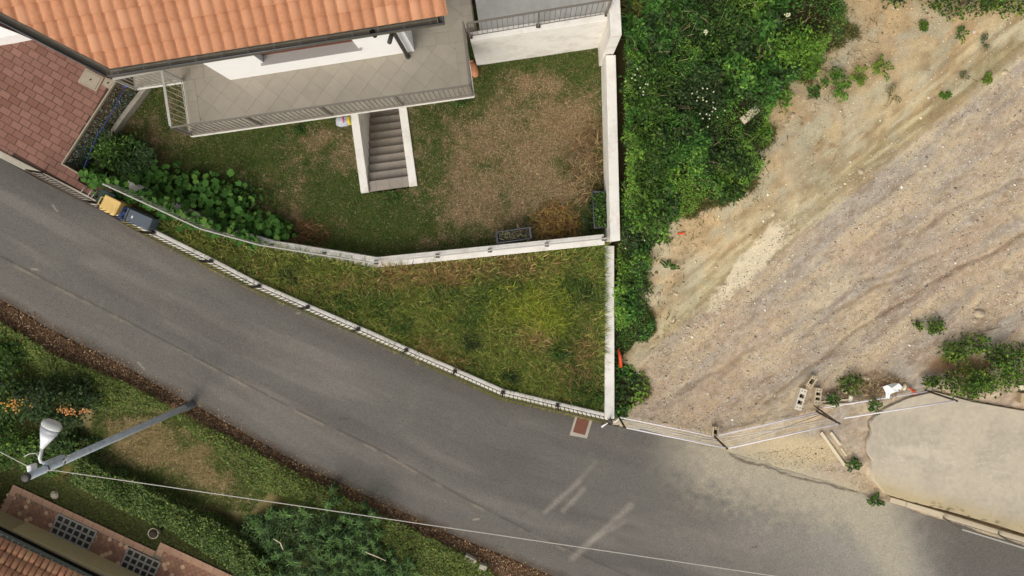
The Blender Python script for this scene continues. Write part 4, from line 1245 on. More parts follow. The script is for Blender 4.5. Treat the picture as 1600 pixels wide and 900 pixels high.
# ------------------------------------------------------------------ temporary fence in front of the building plot
def fence_panel(label, a, b, h, wires, ends=(True, True)):
    a, b = np.array(a), np.array(b)
    e = empty('site_fence', a); tag(e, label, 'fence', 'temporary fence panels')
    up_ = np.array([0, 0, 1.])
    tube('lower_rail', [a + up_ * .12, b + up_ * .12], .02, M['fencewhite'], e, 8)
    tube('top_rail', [a + up_ * h, b + up_ * h], .02, M['fencewhite'], e, 8)
    for p, on in zip((a, b), ends):
        if on: tube('post', [p - up_ * .03, p + up_ * (h + .06)], .03, M['post'], e, 8)
    for (t0, h0, t1, h1) in wires:
        tube('wire', [a + (b - a) * t0 + up_ * h0, a + (b - a) * t1 + up_ * h1], .012, M['fencewire'], e, 5)
f0 = G(966, 650); f1 = G(1114, 680); f2 = G(1276, 643); f3 = G(1446, 610)
fence_panel('white railed site fence panel starting at the end of the boundary wall', f0, f1, 1.35, [(.0, .45, 1, .5), (.02, .6, .9, .8), (.05, .95, 1, .7), (.1, 1.05, .95, 1.2)], (True, True))
fence_panel('white railed site fence panel between concrete foot and middle post', f1 + (f2 - f1) * .015, f2, 1.4, [(0, .2, 1, .25), (.0, .35, 1, 1.15), (.12, 1.25, 1, .35), (.0, .75, 1, .8)], (False, True))
fence_panel('white railed site fence panel reaching over the concrete slab', f2 + (f3 - f2) * .03 + np.array([.05, .12, 0]), f3, 1.4, [], (False, True))
tube_p = [W(940, 667, .12), W(950, 660, .2), W(962, 659, .25), W(968, 653, .4)]
tag(tube('barrier_tape', tube_p, [.03, .02, .02, .02], M['fencewhite'], n=6), 'loose end of white barrier tape at the wall end', 'tape')
sl = empty('leaning_posts', up(f2, f2[2])); tag(sl, 'two thin dark poles leaning together at the middle fence post', 'poles')
tube('pole', [f2 + np.array([.02, .1, 0]), W(1305, 657, 1.0)], .018, M['bark'], sl, 6)
tube('pole', [f2 + np.array([-.12, .2, .1]), W(1298, 655, 1.1)], .016, M['bark'], sl, 6)

# ------------------------------------------------------------------ cement blocks
def block(label, pa, pb, w, m, holes, tilt=0, stand=False):
    A_, B_ = G(*pa), G(*pb)
    L_ = float(np.linalg.norm((B_ - A_)[:2])); yaw = math.atan2(B_[1] - A_[1], B_[0] - A_[0]); c_ = (A_ + B_) / 2
    hh = .19
    cy, sy2 = math.cos(yaw), math.sin(yaw)
    def T(x, y, z): return np.array([c_[0] + x * cy - y * sy2, c_[1] + x * sy2 + y * cy, c_[2] + z])
    e = empty('cement_block', c_); tag(e, label, 'cement block', 'cement blocks on the plot')
    # plan of solid pieces: webs round the cores
    t = .03; n = holes
    bx0 = lambda nm, x0, x1, y0, y1, z0=0, z1=hh, mm=m: prism(nm, [T(x0, y0, 0)[:2], T(x1, y0, 0)[:2], T(x1, y1, 0)[:2], T(x0, y1, 0)[:2]], c_[2] + z0 - .01, c_[2] + z1, mm, e)
    bx0('face_shell', -L_ / 2, L_ / 2, -w / 2, -w / 2 + t); bx0('face_shell', -L_ / 2, L_ / 2, w / 2 - t, w / 2)
    xs_ = np.linspace(-L_ / 2, L_ / 2, 2 * n + 2) if n > 1 else np.array([-L_ / 2, -L_ / 4, L_ / 4, L_ / 2])
    webs = []
    if n == 2: webs = [(-.5, -.24), (-.06, .06), (.24, .5)]
    elif n == 1: webs = [(-.5, -.25), (.25, .5)]
    for x0, x1 in webs: bx0('web', x0 * L_ , x1 * L_, -w / 2 + t + .001, w / 2 - t - .001, 0, hh - .002)
    bx0('core_floor', -L_ / 2 + .01, L_ / 2 - .01, -w / 2 + t + .001, w / 2 - t - .001, 0, .02, M['black'])
    for x0, x1 in webs:
        if abs(x1 - x0) > .2:
            for s_ in (-.22, .22):
                p = T((x0 + x1) / 2 * L_ * 1.04, s_ * w, hh); tube('core_hole', [p + [0, 0, -.03], p + [0, 0, .0015]], .018, M['black'], e, 8)
block('pale cement block with two cores lying farthest from the others', (1242, 638), (1253, 606), .2, M['blockw'], 2)
block('tan cement block with two cores, middle of the loose three', (1272, 630), (1276, 605), .19, M['block'], 2)
block('short cement block with one core above the two longer blocks', (1259, 602), (1270, 587), .17, M['block'], 1)
block('cement block serving as foot of the site fence post', (1115, 680), (1116, 665), .17, M['block'], 1)

# ------------------------------------------------------------------ concrete slab and kerb wall on the right
SZ = .3
sw = [np.array(Wxy(px, py, SZ)) for px, py in SLAB]
sc_ = np.array(Wxy(1530, 720, SZ))
ring = []
for i in range(len(sw)):
    a, b = sw[i], sw[(i + 1) % len(sw)]
    m_ = max(2, int(np.linalg.norm(b - a) / .07))
    for k in range(m_):
        p = a + (b - a) * k / m_
        ring.append(p + (unit((p - sc_)[None])[0]) * (.10 * (float(fbm(p[0], p[1], 3.5, 3, 81)) - .5) if p[0] < 11 else 0))
ring = np.array(ring); nr = len(ring)
lev = 90
ts = np.linspace(0, 1, lev) ** .8
V = np.concatenate([np.c_[sc_ + (ring - sc_) * t, np.full(nr, SZ)] for t in ts])
V = np.concatenate([V, np.c_[ring, np.full(nr, SZ - .42)]])
i0 = np.arange(nr)
Fq = np.concatenate([np.stack([k * nr + i0, (k + 1) * nr + i0, (k + 1) * nr + (i0 + 1) % nr, k * nr + (i0 + 1) % nr], -1) for k in range(lev)])
spx, spy = pxof(V)
n1 = fbm(V[:, 0], V[:, 1], 1.0, 5, 91); n2 = fbm(V[:, 0], V[:, 1], 6, 4, 92)
scol = np.zeros((len(V), 3)) + C(186, 174, 153)
scol = mix(scol, C(176, 165, 146) + 0 * scol, sstep(.4, .65, n1)); scol = scol * (.88 + .28 * fbm(V[:, 0], V[:, 1], 12, 4, 94))[:, None]

wisp = np.abs(fbm(V[:, 0] * 1.3, V[:, 1] * 3.4, 1.4, 6, 93) - .5)
band = sstep(60, 15, np.abs(spy - (712 + .10 * (spx - 1400))))
scol = mix(scol, C(206, 195, 174) + 0 * scol, .55 * sstep(.03, .0, wisp) * band * sstep(.4, .6, n1 + .1))
scol = mix(scol, C(208, 197, 174) + 0 * scol, .5 * sstep(.2, .9, gauss(spx, spy, 1430, 706, 45, 10, .1) + 1.0 * (n2 - .5)))
scol = mix(scol, C(196, 176, 134) + 0 * scol, .8 * sstep(30, 0, spy - (765 + .29 * (spx - 1385)) + 40) * (spx < 0))
scol = mix(scol, C(184, 164, 118) + 0 * scol, .65 * sstep(-34, -4, spy - (772 + .295 * (spx - 1385)) + 20 * (n2 - .5)))
scol = mix(scol, C(84, 72, 50) + 0 * scol, .8 * sstep(.62, .7, n2) * sstep(-16, -3, spy - (772 + .295 * (spx - 1385))))
slab = np_mesh('concrete_slab', V, Fq, M['slab'], scol); tag(slab, 'pale broken edged concrete slab at the right edge', 'slab', kind='structure')
kw = [W(px, py, .3) for px, py in ((1391, 781), (1416, 788), (1480, 807), (1560, 832), (1740, 885))]
kbw = empty('kerb_wall', up(kw[0], 0)); tag(kbw, 'low cracked concrete kerb wall along the slab edge', 'kerb wall')
for i in range(4):
    a, b = kw[i] * 1.0, kw[i + 1] * 1.0
    d_ = unit((b - a)[None, :2])[0]; n_ = np.array([-d_[1], d_[0]]) * .075
    prism('kerb_stone', [a[:2] + d_ * .004 - n_, b[:2] - d_ * .004 - n_, b[:2] - d_ * .004 + n_, a[:2] + d_ * .004 + n_], -.2, .30 + .012 * (i % 2), M['block'], kbw, .012)
rpts = [W(1474, 809, .32) , W(1560, 835, .32), W(1740, 889, .32)]
railing('kerb_railing', 'thin dark wire railing on the kerb wall at the right edge', rpts, .85, .15, M['rail'], posts=[rpts[0], rpts[1]], bar=.009, rail=(.035, .025), foot=False, mtop=M['rail_light'])

# ------------------------------------------------------------------ planks, sticks, debris
def plank(label, pa, pb, w, t, m, cat='plank', za=0.02, zb=0.02, name='plank', group=None):
    a, b = G(*pa, za), G(*pb, zb)
    a[2] = max(a[2], b[2] - .2); o = beam(name, a + [0, 0, t / 2], b + [0, 0, t / 2], w, t, m, None)
    return tag(o, label, cat, group)
plank('short weathered board lying at the edge of the thicket', (1159, 190), (1184, 169), .2, .03, M['wood'], za=.4, zb=.4)
plank('long narrow wooden batten lying toward the concrete slab', (1282, 675), (1319, 727), .075, .05, M['wood'], za=.03, zb=.03)
plank('shorter wooden batten parallel beside the long one', (1297, 675), (1312, 695), .065, .05, M['wood'], za=.03, zb=.03)
plank('stub of broken batten below the short one', (1314, 700), (1322, 712), .035, .02, M['wood'])
plank('upper of two wooden strips by the rubbish heap', (1278, 628), (1328, 624), .04, .025, M['wood'])
plank('lower of two wooden strips by the rubbish heap', (1288, 633), (1334, 630), .05, .03, M['wood'])
plank('small pale board end standing beside the wooden strips', (1327, 628), (1329, 618), .1, .05, M['blockw'])
plank('chunk of split timber at the right edge behind the slab', (1585, 605), (1604, 604), .14, .12, M['wood'])
plank('square rotten timber block at the right edge', (1588, 620), (1604, 621), .28, .2, M['stick'])
plank('broken pinkish brick piece lying on the clay', (1058, 366), (1070, 364), .05, .04, M['orange'])
def stick(label, pts, r=.012, m='stick', cat='stick', off=.03, name='stick', group=None):
    P = [G(px, py, off + (.05 if i % 2 else 0)) for i, (px, py) in enumerate(pts)]
    return tag(tube(name, P, [r * (1 - .5 * i / len(P)) for i in range(len(P))], M[m], n=6), label, cat, group)
stick('long curved dry branch beside the shrubs near the slab', [(1468, 608), (1480, 618), (1490, 623), (1505, 626), (1520, 625), (1527, 621)], .018)
stick('straight dry branch lying above the shrubs on gravel', [(1512, 525), (1535, 520), (1550, 516), (1565, 511)], .016)
stick('thin curved dry branch at the right edge', [(1575, 595), (1585, 592), (1600, 593)], .014)
stick('pale gnarled root lying near the bright weeds', [(1300, 117), (1303, 111), (1308, 108), (1311, 106)], .02)
stick('thin dark twig lying on the road dust', [(1297, 821), (1303, 815), (1312, 807)], .01, 'bark', off=.02)
stick('short dark twig on the clay by the lower stones', [(1041, 500), (1046, 492), (1044, 487)], .018, 'bark')
# white plastic sheet
wsv = [(1377, 604, .30), (1384, 601, .38), (1392, 598, .3), (1402, 598, .42), (1408, 604, .34), (1405, 610, .28), (1396, 612, .36), (1388, 615, .3), (1387, 622, .3), (1382, 621, .28), (1382, 613, .34)]
cpt = W(1392, 606, .46)
vv = [W(*p) + np.array([0, 0, .08]) for p in wsv] + [cpt + np.array([0, 0, .05])] + [W(*p) + np.array([0, 0, .06]) for p in wsv] + [cpt]
nn_ = len(wsv)
ff = [(i, (i + 1) % nn_, nn_) for i in range(nn_)] + [((i + 1) % nn_ + nn_ + 1, i + nn_ + 1, 2 * nn_ + 1) for i in range(nn_)] + [(i, i + nn_ + 1, (i + 1) % nn_ + nn_ + 1, (i + 1) % nn_) for i in range(nn_)]
tag(fix_normals(obj('plastic_sheet', vv, ff, M['plastic'])), 'crumpled white plastic sheet on the rubbish heap', 'sheet')
def mini(name, label, px, py, r, h, m, cat, seed, ry=None, rot=0, off=-.01, group=None):
    g = G(px, py); o = lump(name, g, r, ry or r, h, M[m] if isinstance(m, str) else m, None, seed, rot, 10, 5, z0=g[2] + off)
    return tag(o, label, cat, group)
mini('orange_scrap', 'larger orange plastic scrap between sheet and fence rail', 1427, 612, .09, .06, 'orange', 'scrap', 3, .04, -.8, .05)
mini('orange_scrap', 'smaller orange plastic scrap near the fence rail', 1421, 607, .05, .05, 'orange', 'scrap', 4, .03, -.8, .05)
mini('wood_chunk', 'short split log beside the white sheet', 1411, 604, .05, .1, 'wood', 'log', 5, .11, -.2, .05)
ob = G(968, 566, .12)
tag(tube('orange_hose', [G(966, 545, .2), G(969, 558, .25), G(970, 573, .2)], [.03, .05, .055], M['orange'], n=10), 'orange plastic tube standing in weeds by the boundary wall', 'tube')
# kerb stones in the leaf litter
for k, (x1, y1, x2, y2) in enumerate(((727, 868, 743, 877), (749, 883, 760, 887))):
    a, b = G(x1, y1, .12), G(x2, y2, .12)
    tag(beam('edging_stone', a, b, .13, .18, M['conc'], None), ['longer pale edging stone at the foot of the ivy', 'shorter pale edging stone nearer the road'][k], 'edging stone', 'edging stones')
# bigger stones
M['rock'] = mat('rock', C(186, 170, 142), .9, .2, 12, .5, 30, rnd=.15)
for k, (px, py, r, lab) in enumerate([(1028, 461, .12, 'largest rounded stone on the clay near the thicket'), (1057, 459, .07, 'small pale stone beside the largest rounded one'), (1052, 499, .1, 'pale stone with a twig at the lower clay'), (1075, 511, .07, 'flat pale stone below the twig stone'), (1087, 505, .05, 'small white stone right of the flat pale one'), (1208, 333, .1, 'long pale stone at the upper end of the bright dust'), (1345, 268, .1, 'pale stone at the gravel edge in mid track'), (1530, 490, .16, 'long whitish rock on the gravel near the dry branch'), (1523, 501, .08, 'small white rock under the long one'), (1119, 417, .06, 'white pebble group stone on the clay'), (1570, 113, .09, 'pale stone on the far gravel edge'), (1238, 180, .08, 'pale stone below the bright weeds on clay'), (1330, 178, .06, 'white stone on the clay shelf'), (1352, 590, .14, 'big tan rock in the rubbish heap'), (1322, 612, .08, 'tan rock beside the pale board end'), (1340, 597, .09, 'lumpy tan rock on top of the rubbish heap')]):
    mini('stone', lab, px, py, r, r * .8, 'rock', 'stone', 10 + k, r * random.uniform(.5, .8), random.uniform(0, 3), group='larger stones on the plot')

# ------------------------------------------------------------------ lower left house with terrace
h2 = empty('lower_house', W(60, 880, -.2)); tag(h2, 'ochre house with old clay tile roof at the lower left corner', 'house')
def t2(px, py, z=TZ): return np.array(Wxy(px, py, z))
tp = [t2(20, 757), t2(245, 862), t2(251, 848), t2(400, 918), t2(400, 1010), t2(-120, 1010), t2(-120, 960)]
ter = prism('terrace', [t2(21, 757), t2(243, 861), t2(251, 847), t2(420, 926), t2(420, 1020), t2(-140, 1020), t2(-90, 975)], TZ - 1.2, TZ - .012, M['grout'])
tag(ter, 'terrace of small brown clay tiles round the lower house', 'terrace', kind='structure')
te = unit((t2(243, 861) - t2(21, 757))[None])[0]; tn = np.array([te[1], -te[0]])
tO = t2(21, 757)
# small diagonal clay tiles, joined: each only a few pixels
tv_, tfc, tcol = [], [], []
TPOLY = [tuple(t2(*p)) for p in ((15, 766), (248, 876), (262, 857), (410, 930), (410, 1000), (-120, 1000), (-80, 960))]
sz = .125
for i in range(-40, 90):
    for j in range(-60, 70):
        a, b = i * sz, j * sz
        u_, v_ = (a - b) * c45, (a + b) * c45
        cpt2 = tO + te * u_ + tn * v_
        if not pip(cpt2[0], cpt2[1], TPOLY): continue
        r_ = sz / 2 - .004
        base_i = len(tv_)
        rv = random.random()
        cc = C(192, 156, 124) if rv > .82 else (C(148, 108, 84) if rv > .3 else C(136, 100, 80))
        cc = cc * random.uniform(.85, 1.1)
        zz_ = TZ + random.uniform(0, .003)
        for dx, dy in ((-1, -1), (1, -1), (1, 1), (-1, 1)):
            uu, vv2 = u_ + (dx - dy) * r_ * c45, v_ + (dx + dy) * r_ * c45
            q_ = tO + te * uu + tn * vv2
            tv_.append((q_[0], q_[1], zz_)); tcol.append(cc)
        tfc.append((base_i + 3, base_i + 2, base_i + 1, base_i))
sm = np_mesh('small_tiles', np.array(tv_), np.array(tfc), M['smalltile'], np.array(tcol), ter); sm['kind'] = 'stuff'
def border_run(a, b, inn):
    d_ = unit((b - a)[None])[0]; L_ = np.linalg.norm(b - a); n = int(L_ / .33)
    for k in range(n):
        p0, p1 = a + d_ * (L_ * k / n + .004), a + d_ * (L_ * (k + 1) / n - .004)
        prism('border_tile', [p0, p1, p1 + inn * .19, p0 + inn * .19], TZ - .011, TZ + .008 + random.uniform(0, .003), M['bordertile'], ter)
border_run(t2(21, 757), t2(243, 861), tn)
nn2 = unit((t2(251, 847) - t2(243, 861))[None])[0]
border_run(t2(21, 757) - tn * 0, t2(-90, 975), te)
border_run(t2(251, 847), t2(420, 926), tn)
border_run(t2(243, 866), t2(250.5, 850), te)
# glass block grids
def grid_light(label, corner, ncol, nrow):
    c0_ = t2(*corner)
    e = empty('pavement_light', np.array([*c0_, TZ])); tag(e, label, 'pavement light', 'pavement lights in the terrace')
    cw, rh = .205, .2
    bw = .055
    L_, Wd_ = ncol * cw + bw, nrow * rh + bw
    def q(a, b): return c0_ + te * a + tn * b
    for k in range(ncol + 1): prism('bar', [q(k * cw, 0), q(k * cw + bw, 0), q(k * cw + bw, Wd_), q(k * cw, Wd_)], TZ - .05, TZ + .03, M['gridconc'], e)
    for k in range(nrow + 1): prism('crossbar', [q(0, k * rh), q(L_, k * rh), q(L_, k * rh + bw), q(0, k * rh + bw)], TZ - .05, TZ + .027, M['gridconc'], e)
    for i in range(ncol):
        for j in range(nrow):
            prism('pane', [q(i * cw + bw, j * rh + bw), q((i + 1) * cw, j * rh + bw), q((i + 1) * cw, (j + 1) * rh), q(i * cw + bw, (j + 1) * rh)], TZ - .04, TZ + .01, M['gridpane'], e)
grid_light('six by three pavement light grid nearer the lamp pole', (92, 801), 6, 3)
grid_light('five by three pavement light grid nearer the bottom edge', (201, 854), 5, 3)
# ochre bay, cream trim, dark gap, gutter, tiles: eave parallel to the terrace edge
def strip(name, px_a, px_b, z0, z1, wid, m, parent=h2):
    a, b = t2(*px_a, z1), t2(*px_b, z1)
    return prism(name, [a, b, b + tn * wid, a + tn * wid], z0, z1, m, parent)
bay = prism('bay', [t2(42, 815), t2(42, 815) + te * 7.5, t2(42, 815) + te * 7.5 + tn * .8, t2(42, 815) + tn * .5 - te * .25], TZ - .1, 0.35, M['ochre_wall'], h2)
strip('cream_trim', (-60, 791), (240, 939), TZ - .1, .40, .07, M['cream'])
strip('wall', (-60, 797), (240, 945), TZ - .3, .45, 4.0, M['brown'])
strip('dark_gap_band', (-60, 795), (240, 943), .46, .51, .6, M['black'])  # darkness of the gap behind the trim, put in as a black strip
strip('gutter', (-60, 803), (240, 951), .65, .75, .13, M['greygutter'])
ea = t2(-60, 812, .77); eb_ = t2(240, 960, .77)
r2 = prism('roof', [ea, eb_, eb_ + tn * 4, ea + tn * 4], [.63, .63, 1.95, 1.95], [.75, .75, 2.07, 2.07], M['roofbase'], h2)
def coppo(h_, m):
    n = 7; v, f = [], []
    for y, r_, z in ((0, .088, .035), (.40, .072, .0)):
        for k in range(n):
            a = math.pi * k / (n - 1); v.append((-math.cos(a) * r_, y, z + math.sin(a) * r_ * .8))
    for k in range(n):
        a = math.pi * k / (n - 1); v.append((-math.cos(a) * .07, 0.0, .03 + math.sin(a) * .055))
    for k in range(n - 1): f += [(k, n + k, n + k + 1, k + 1), (2 * n + k, k, k + 1, 2 * n + k + 1)]
    me = bpy.data.meshes.new('roof_tile'); me.from_pydata(v, [], f); me.materials.append(m); me.polygons.foreach_set('use_smooth', [True] * len(f)); me.update()
    return me
cm = coppo(.2, M['roof_old'])
sl2 = 1.32 / 4
cx_, cs_ = 1 / math.hypot(1, sl2), sl2 / math.hypot(1, sl2)
ex2 = Vector((-te[0], -te[1], 0)); ey2 = Vector((tn[0] * cx_, tn[1] * cx_, cs_)); ez2 = ex2.cross(ey2)
R2 = Matrix((ex2, ey2, ez2)).transposed()
for r in range(9):
    for c in range(0, 34):
        o0 = Vector((*(ea + te * (c * .178 + .02)), .77)) + ey2 * (r * .30 - .05)
        px, py = pxof(np.array(o0 + ey2 * .15))
        if px < -12 or py > 912: continue
        o = bpy.data.objects.new('roof_tile', cm)
        o.matrix_world = Matrix.Translation(o0 + ez2 * random.uniform(-.006, .008)) @ (R2 @ Matrix.Rotation(random.uniform(-.05, .05), 3, 'Z')).to_4x4()
        link(o, r2)
# flower pot and drain disc on the shaded lawn
gp_ = G(247, 828)
fp = empty('flower_pot', gp_); tag(fp, 'small empty round pot on the shaded lawn near the terrace', 'flower pot')
tube('pot', [gp_ + [0, 0, 0], gp_ + [0, 0, .26]], [.10, .15], M['conc'], fp, 16)
tube('rim', [gp_ + [.15 * math.cos(t), .15 * math.sin(t), .262] for t in np.linspace(0, 6.283, 17)], .014, M['cover'], fp, 6)
tube('soil', [gp_ + [0, 0, .2], gp_ + [0, 0, .263]], .13, M['soil'], fp, 16)
gd = G(86, 773, .02)
dr_ = empty('drain_cover', gd); tag(dr_, 'small round drain cover in the lawn near the terrace', 'drain cover')
tube('disc', [gd, gd + [0, 0, .03]], .095, M['conc'], dr_, 18)
tube('ring', [gd + [.11 * math.cos(t), .11 * math.sin(t), .02] for t in np.linspace(0, 6.283, 19)], .014, M['cover'], dr_, 6)
# ------------------------------------------------------------------ vegetation
def blades(name, label, cat, px_poly, n, lmin, lmax, wd, colfn, lean=.9, maskfn=None, m='grass'):
    P2 = sample_px(px_poly, n)
    P = G(P2[:, 0], P2[:, 1])
    keep = np.ones(n, bool)
    if maskfn is not None: keep = maskfn(P2[:, 0], P2[:, 1], P[:, 0], P[:, 1])
    P, P2 = P[keep], P2[keep]; n = len(P)
    D = unit(np.stack([rng.normal(0, lean, n), rng.normal(0, lean, n), np.ones(n) * .75], -1))
    S = side_of(D, .6)
    o = leaf_quads(name, P, D, S, rng.uniform(lmin, lmax, n), wd * rng.uniform(.6, 1.3, n), colfn(P2[:, 0], P2[:, 1], P[:, 0], P[:, 1]), M[m], droop=.25, shape=.4)
    return tag(o, label, cat, kind='stuff')

def lawn_colors(px, py, x, y):
    n = len(px)
    d = lawn_dry(px, py, x, y) + rng.normal(0, .3, n)
    g = pick([C(84, 110, 48), C(70, 96, 40), C(100, 116, 56), C(118, 116, 66)], n, .22)
    t = pick([C(178, 156, 118), C(156, 132, 96), C(198, 178, 140), C(128, 104, 76)], n, .18)
    return np.where((d > .48)[:, None], t, g)
LAWNPX = [(945, 66), (947, 365), (590, 401), (420, 374), (330, 350), (180, 280), (150, 240), (220, 140), (285, 122), (300, 218), (741, 155), (738, 94)]
STPX = [(548, 170), (636, 160), (653, 291), (564, 303)]
notst = lambda px, py, x, y: ~pip(px, py, STPX)
blades('lawn_grass', 'short patchy lawn grass, green turning to straw', 'grass', LAWNPX, 150000, .05, .13, .011, lawn_colors, maskfn=notst)
# weedy verge
VERGEPX = [(250, 352), (330, 372), (420, 394), (590, 424), (938, 388), (938, 634), (870, 625), (786, 605), (711, 572), (635, 540), (560, 506), (481, 472), (405, 440), (330, 400)]
def verge_colors(px, py, x, y):
    n = len(px)
    a = fbm(x, y, 2.2, 4, 101); b = fbm(x, y, 1.1, 4, 102)
    c = pick([C(138, 150, 66), C(112, 130, 56), C(160, 158, 88)], n, .2)
    yel = pick([C(166, 172, 66), C(148, 158, 60)], n, .15)
    dk = pick([C(92, 118, 54), C(78, 102, 48)], n, .18)
    tan = pick([C(196, 170, 114), C(170, 142, 92), C(140, 110, 72)], n, .16)
    c = np.where((b + rng.normal(0, .07, n) > .58)[:, None], dk, c)
    yl_ = gauss(px, py, 820, 480, 75, 40) * .9 + gauss(px, py, 740, 560, 60, 25) * .3 + gauss(px, py, 870, 470, 30, 60) * .4
    c = np.where((yl_ + rng.normal(0, .2, n) + 1.6 * (fbm(x, y, 2.6, 4, 103) - .5) > .7)[:, None], yel, c)
    dry = gauss(px, py, 700, 428, 200, 18, -.08) * .8 + gauss(px, py, 690, 550, 70, 20, .4) * .5 + gauss(px, py, 900, 560, 50, 60) * .45 + gauss(px, py, 832, 525, 22, 15) * 1.1 + gauss(px, py, 400, 410, 120, 22, .4) * .3
    return np.where((dry + rng.normal(0, .18, n) + .8 * (a - .5) > .46)[:, None], tan, c)
blades('verge_grass', 'long weedy grass on the verge between the two white walls', 'grass', VERGEPX, 100000, .18, .55, .022, verge_colors, 1.0, maskfn=lambda px, py, x, y: rng.uniform(0, 1, len(px)) > .85 * gauss(px, py, 832, 525, 20, 14))
# leafy weeds on the verge
for k, (px, py, r, cols, lab) in enumerate([(690, 460, .5, GREENS, 'broad green weed clump in the middle of the verge'), (625, 500, .45, GREENS, 'green weed clump near the low wall bend'), (740, 530, .4, DARKG, 'dark weed clump at the lower verge'), (545, 465, .4, GREENS, 'green weed tuft on the narrow part of the verge'), (905, 455, .4, DARKG, 'dark weeds close to the boundary wall'), (872, 545, .35, GREENS, 'green weed tuft below the bare patch'), (790, 590, .35, DARKG, 'dark green weeds near the wall corner'), (930, 620, .3, GREENS, 'green weeds in the corner of the two walls'), (460, 425, .35, DARKG, 'dark weeds where the verge narrows')]):
    bush('weed_clump', lab, 'weeds', px, py, r, r * .8, .22, 520, cols, .11, .028, 14, group='weeds on the verge', stems=3, sig=.22)
# lawn edge weeds
for k, (px, py, r, lab) in enumerate([(610, 308, .35, 'green weeds at the foot of the stair opening'), (745, 93, .2, 'leafy weed at the retaining wall corner'), (470, 205, .25, 'small weed under the balcony edge'), (718, 160, .2, 'small weed below the balcony corner')]):
    bush('weed_clump', lab, 'weeds', px, py, r, r * .45, .14, 160, GREENS, .08, .03, 8, group='weeds on the lawn', stems=2)
# straw heaps by the wall
def straw(name, label, poly, n, cols, lmin, lmax, hmax, cat='straw', wd=.014):
    P2 = sample_px(poly, n); P = G(P2[:, 0], P2[:, 1]); P[:, 2] += rng.uniform(0, hmax, n)
    D = rand_dirs(n, -.15, .4); S = side_of(D, .4)
    return tag(leaf_quads(name, P, D, S, rng.uniform(lmin, lmax, n), wd, pick(cols, n, .18), M['dead'], droop=.05), label, cat, kind='stuff')
straw('dry_stalks', 'dry stalks lying along the wall side of the lawn', [(905, 205), (940, 190), (944, 290), (925, 300), (905, 330), (890, 260)], 420, [C(170, 146, 104), C(126, 98, 66), C(92, 66, 44)], .2, .6, .1)
straw('dry_stalks', 'heap of yellowish dead weeds above the garden wall', [(835, 340), (860, 318), (890, 325), (905, 355), (880, 366), (840, 370)], 700, [C(172, 140, 80), C(120, 84, 50), C(84, 56, 36), C(150, 128, 60)], .15, .4, .16)
straw('dry_stalks', 'brown cut stalks by the squash leaves', [(455, 350), (480, 343), (520, 365), (505, 382), (465, 378)], 260, [C(110, 76, 50), C(150, 114, 80), C(74, 50, 34)], .15, .45, .12)
straw('dry_stalks', 'pale straw tuft beside the top of the wall', [(975, 5), (1015, 0), (1010, 35), (985, 40)], 420, [C(168, 150, 84), C(140, 124, 70), C(110, 110, 50)], .2, .6, .5)

# squash vine along the garden wall: each big leaf is a piece
def squash_leaf_mesh():
    n = 10; v = [(0, 0, .0)]; f = []
    for k in range(n):
        a = 2 * math.pi * (k + .5) / n
        r = 1.0 if k % 2 == 0 else .80
        if k in (7,): r = .42
        v.append((math.cos(a) * r, math.sin(a) * r, .16 * r * r * (1 if k % 2 else .55)))
    f = [(0, 1 + k, 1 + (k + 1) % n) for k in range(n)]
    me = bpy.data.meshes.new('leaf'); me.from_pydata(v, [], f); me.materials.append(M['leafobj'])
    me.polygons.foreach_set('use_smooth', [True] * n); me.update()
    return me
slm = squash_leaf_mesh()
def vine(label, spots, n, rmin, rmax, h0, h1, onwall=0.0):
    c_ = G(*spots[0][:2]); e = empty('squash_vine', c_); tag(e, label, 'squash vine', 'squash vines along the garden wall')
    for k in range(n):
        s_ = random.choice(spots)
        px, py = s_[0] + random.gauss(0, s_[2]), s_[1] + random.gauss(0, s_[3])
        hgt = random.uniform(h0, h1) + (s_[4] if len(s_) > 4 else 0)
        if onwall:
            wz = float(np.interp(px, [m_[0] for m_ in MIDW], MIDZ)); g = W(px, py, wz + hgt)
        else:
            g = G(px, py, hgt)
        o = bpy.data.objects.new('leaf', slm); r = random.uniform(rmin, rmax)
        o.matrix_world = Matrix.Translation(Vector(g)) @ Matrix.Rotation(random.uniform(0, 6.28), 4, 'Z') @ Matrix.Rotation(random.gauss(0, .35), 4, 'X') @ Matrix.Rotation(random.gauss(0, .35), 4, 'Y') @ Matrix.Diagonal((r, r, r, 1))
        link(o, e)
    pts2 = [G(s_[0], s_[1], .12) for s_ in sorted(spots, key=lambda q_: q_[0])]
    tube('stem', pts2, .015, M['leafdark'], e, 6)
vine('squash vine with big leaves filling the lawn corner behind the wall', [(250, 278, 22, 14), (290, 300, 24, 14), (320, 318, 24, 14), (350, 330, 24, 12), (330, 290, 24, 12), (385, 345, 20, 10), (415, 360, 18, 9), (210, 275, 20, 12), (265, 295, 30, 12), (300, 330, 26, 8), (370, 360, 30, 8)], 290, .07, .13, .2, .6)
vine('squash vine draped over the left part of the garden wall', [(172, 286, 9, 4), (190, 293, 9, 4), (215, 304, 12, 4), (245, 318, 12, 4), (275, 331, 12, 4), (305, 345, 12, 4), (340, 361, 12, 3.5), (370, 369, 12, 3.5), (400, 377, 9, 3.5), (150, 290, 8, 5), (138, 276, 7, 5), (205, 308, 10, 4), (235, 322, 10, 4), (265, 336, 10, 4), (300, 352, 10, 4), (150, 283, 10, 5)], 270, .065, .115, .03, .16, onwall=1)
vine('squash vine with big leaves at the right end of the bed', [(345, 300, 18, 9), (370, 312, 18, 9), (395, 335, 16, 9), (420, 350, 14, 8), (440, 362, 12, 7), (360, 345, 20, 9), (395, 362, 16, 6)], 170, .06, .11, .15, .5)
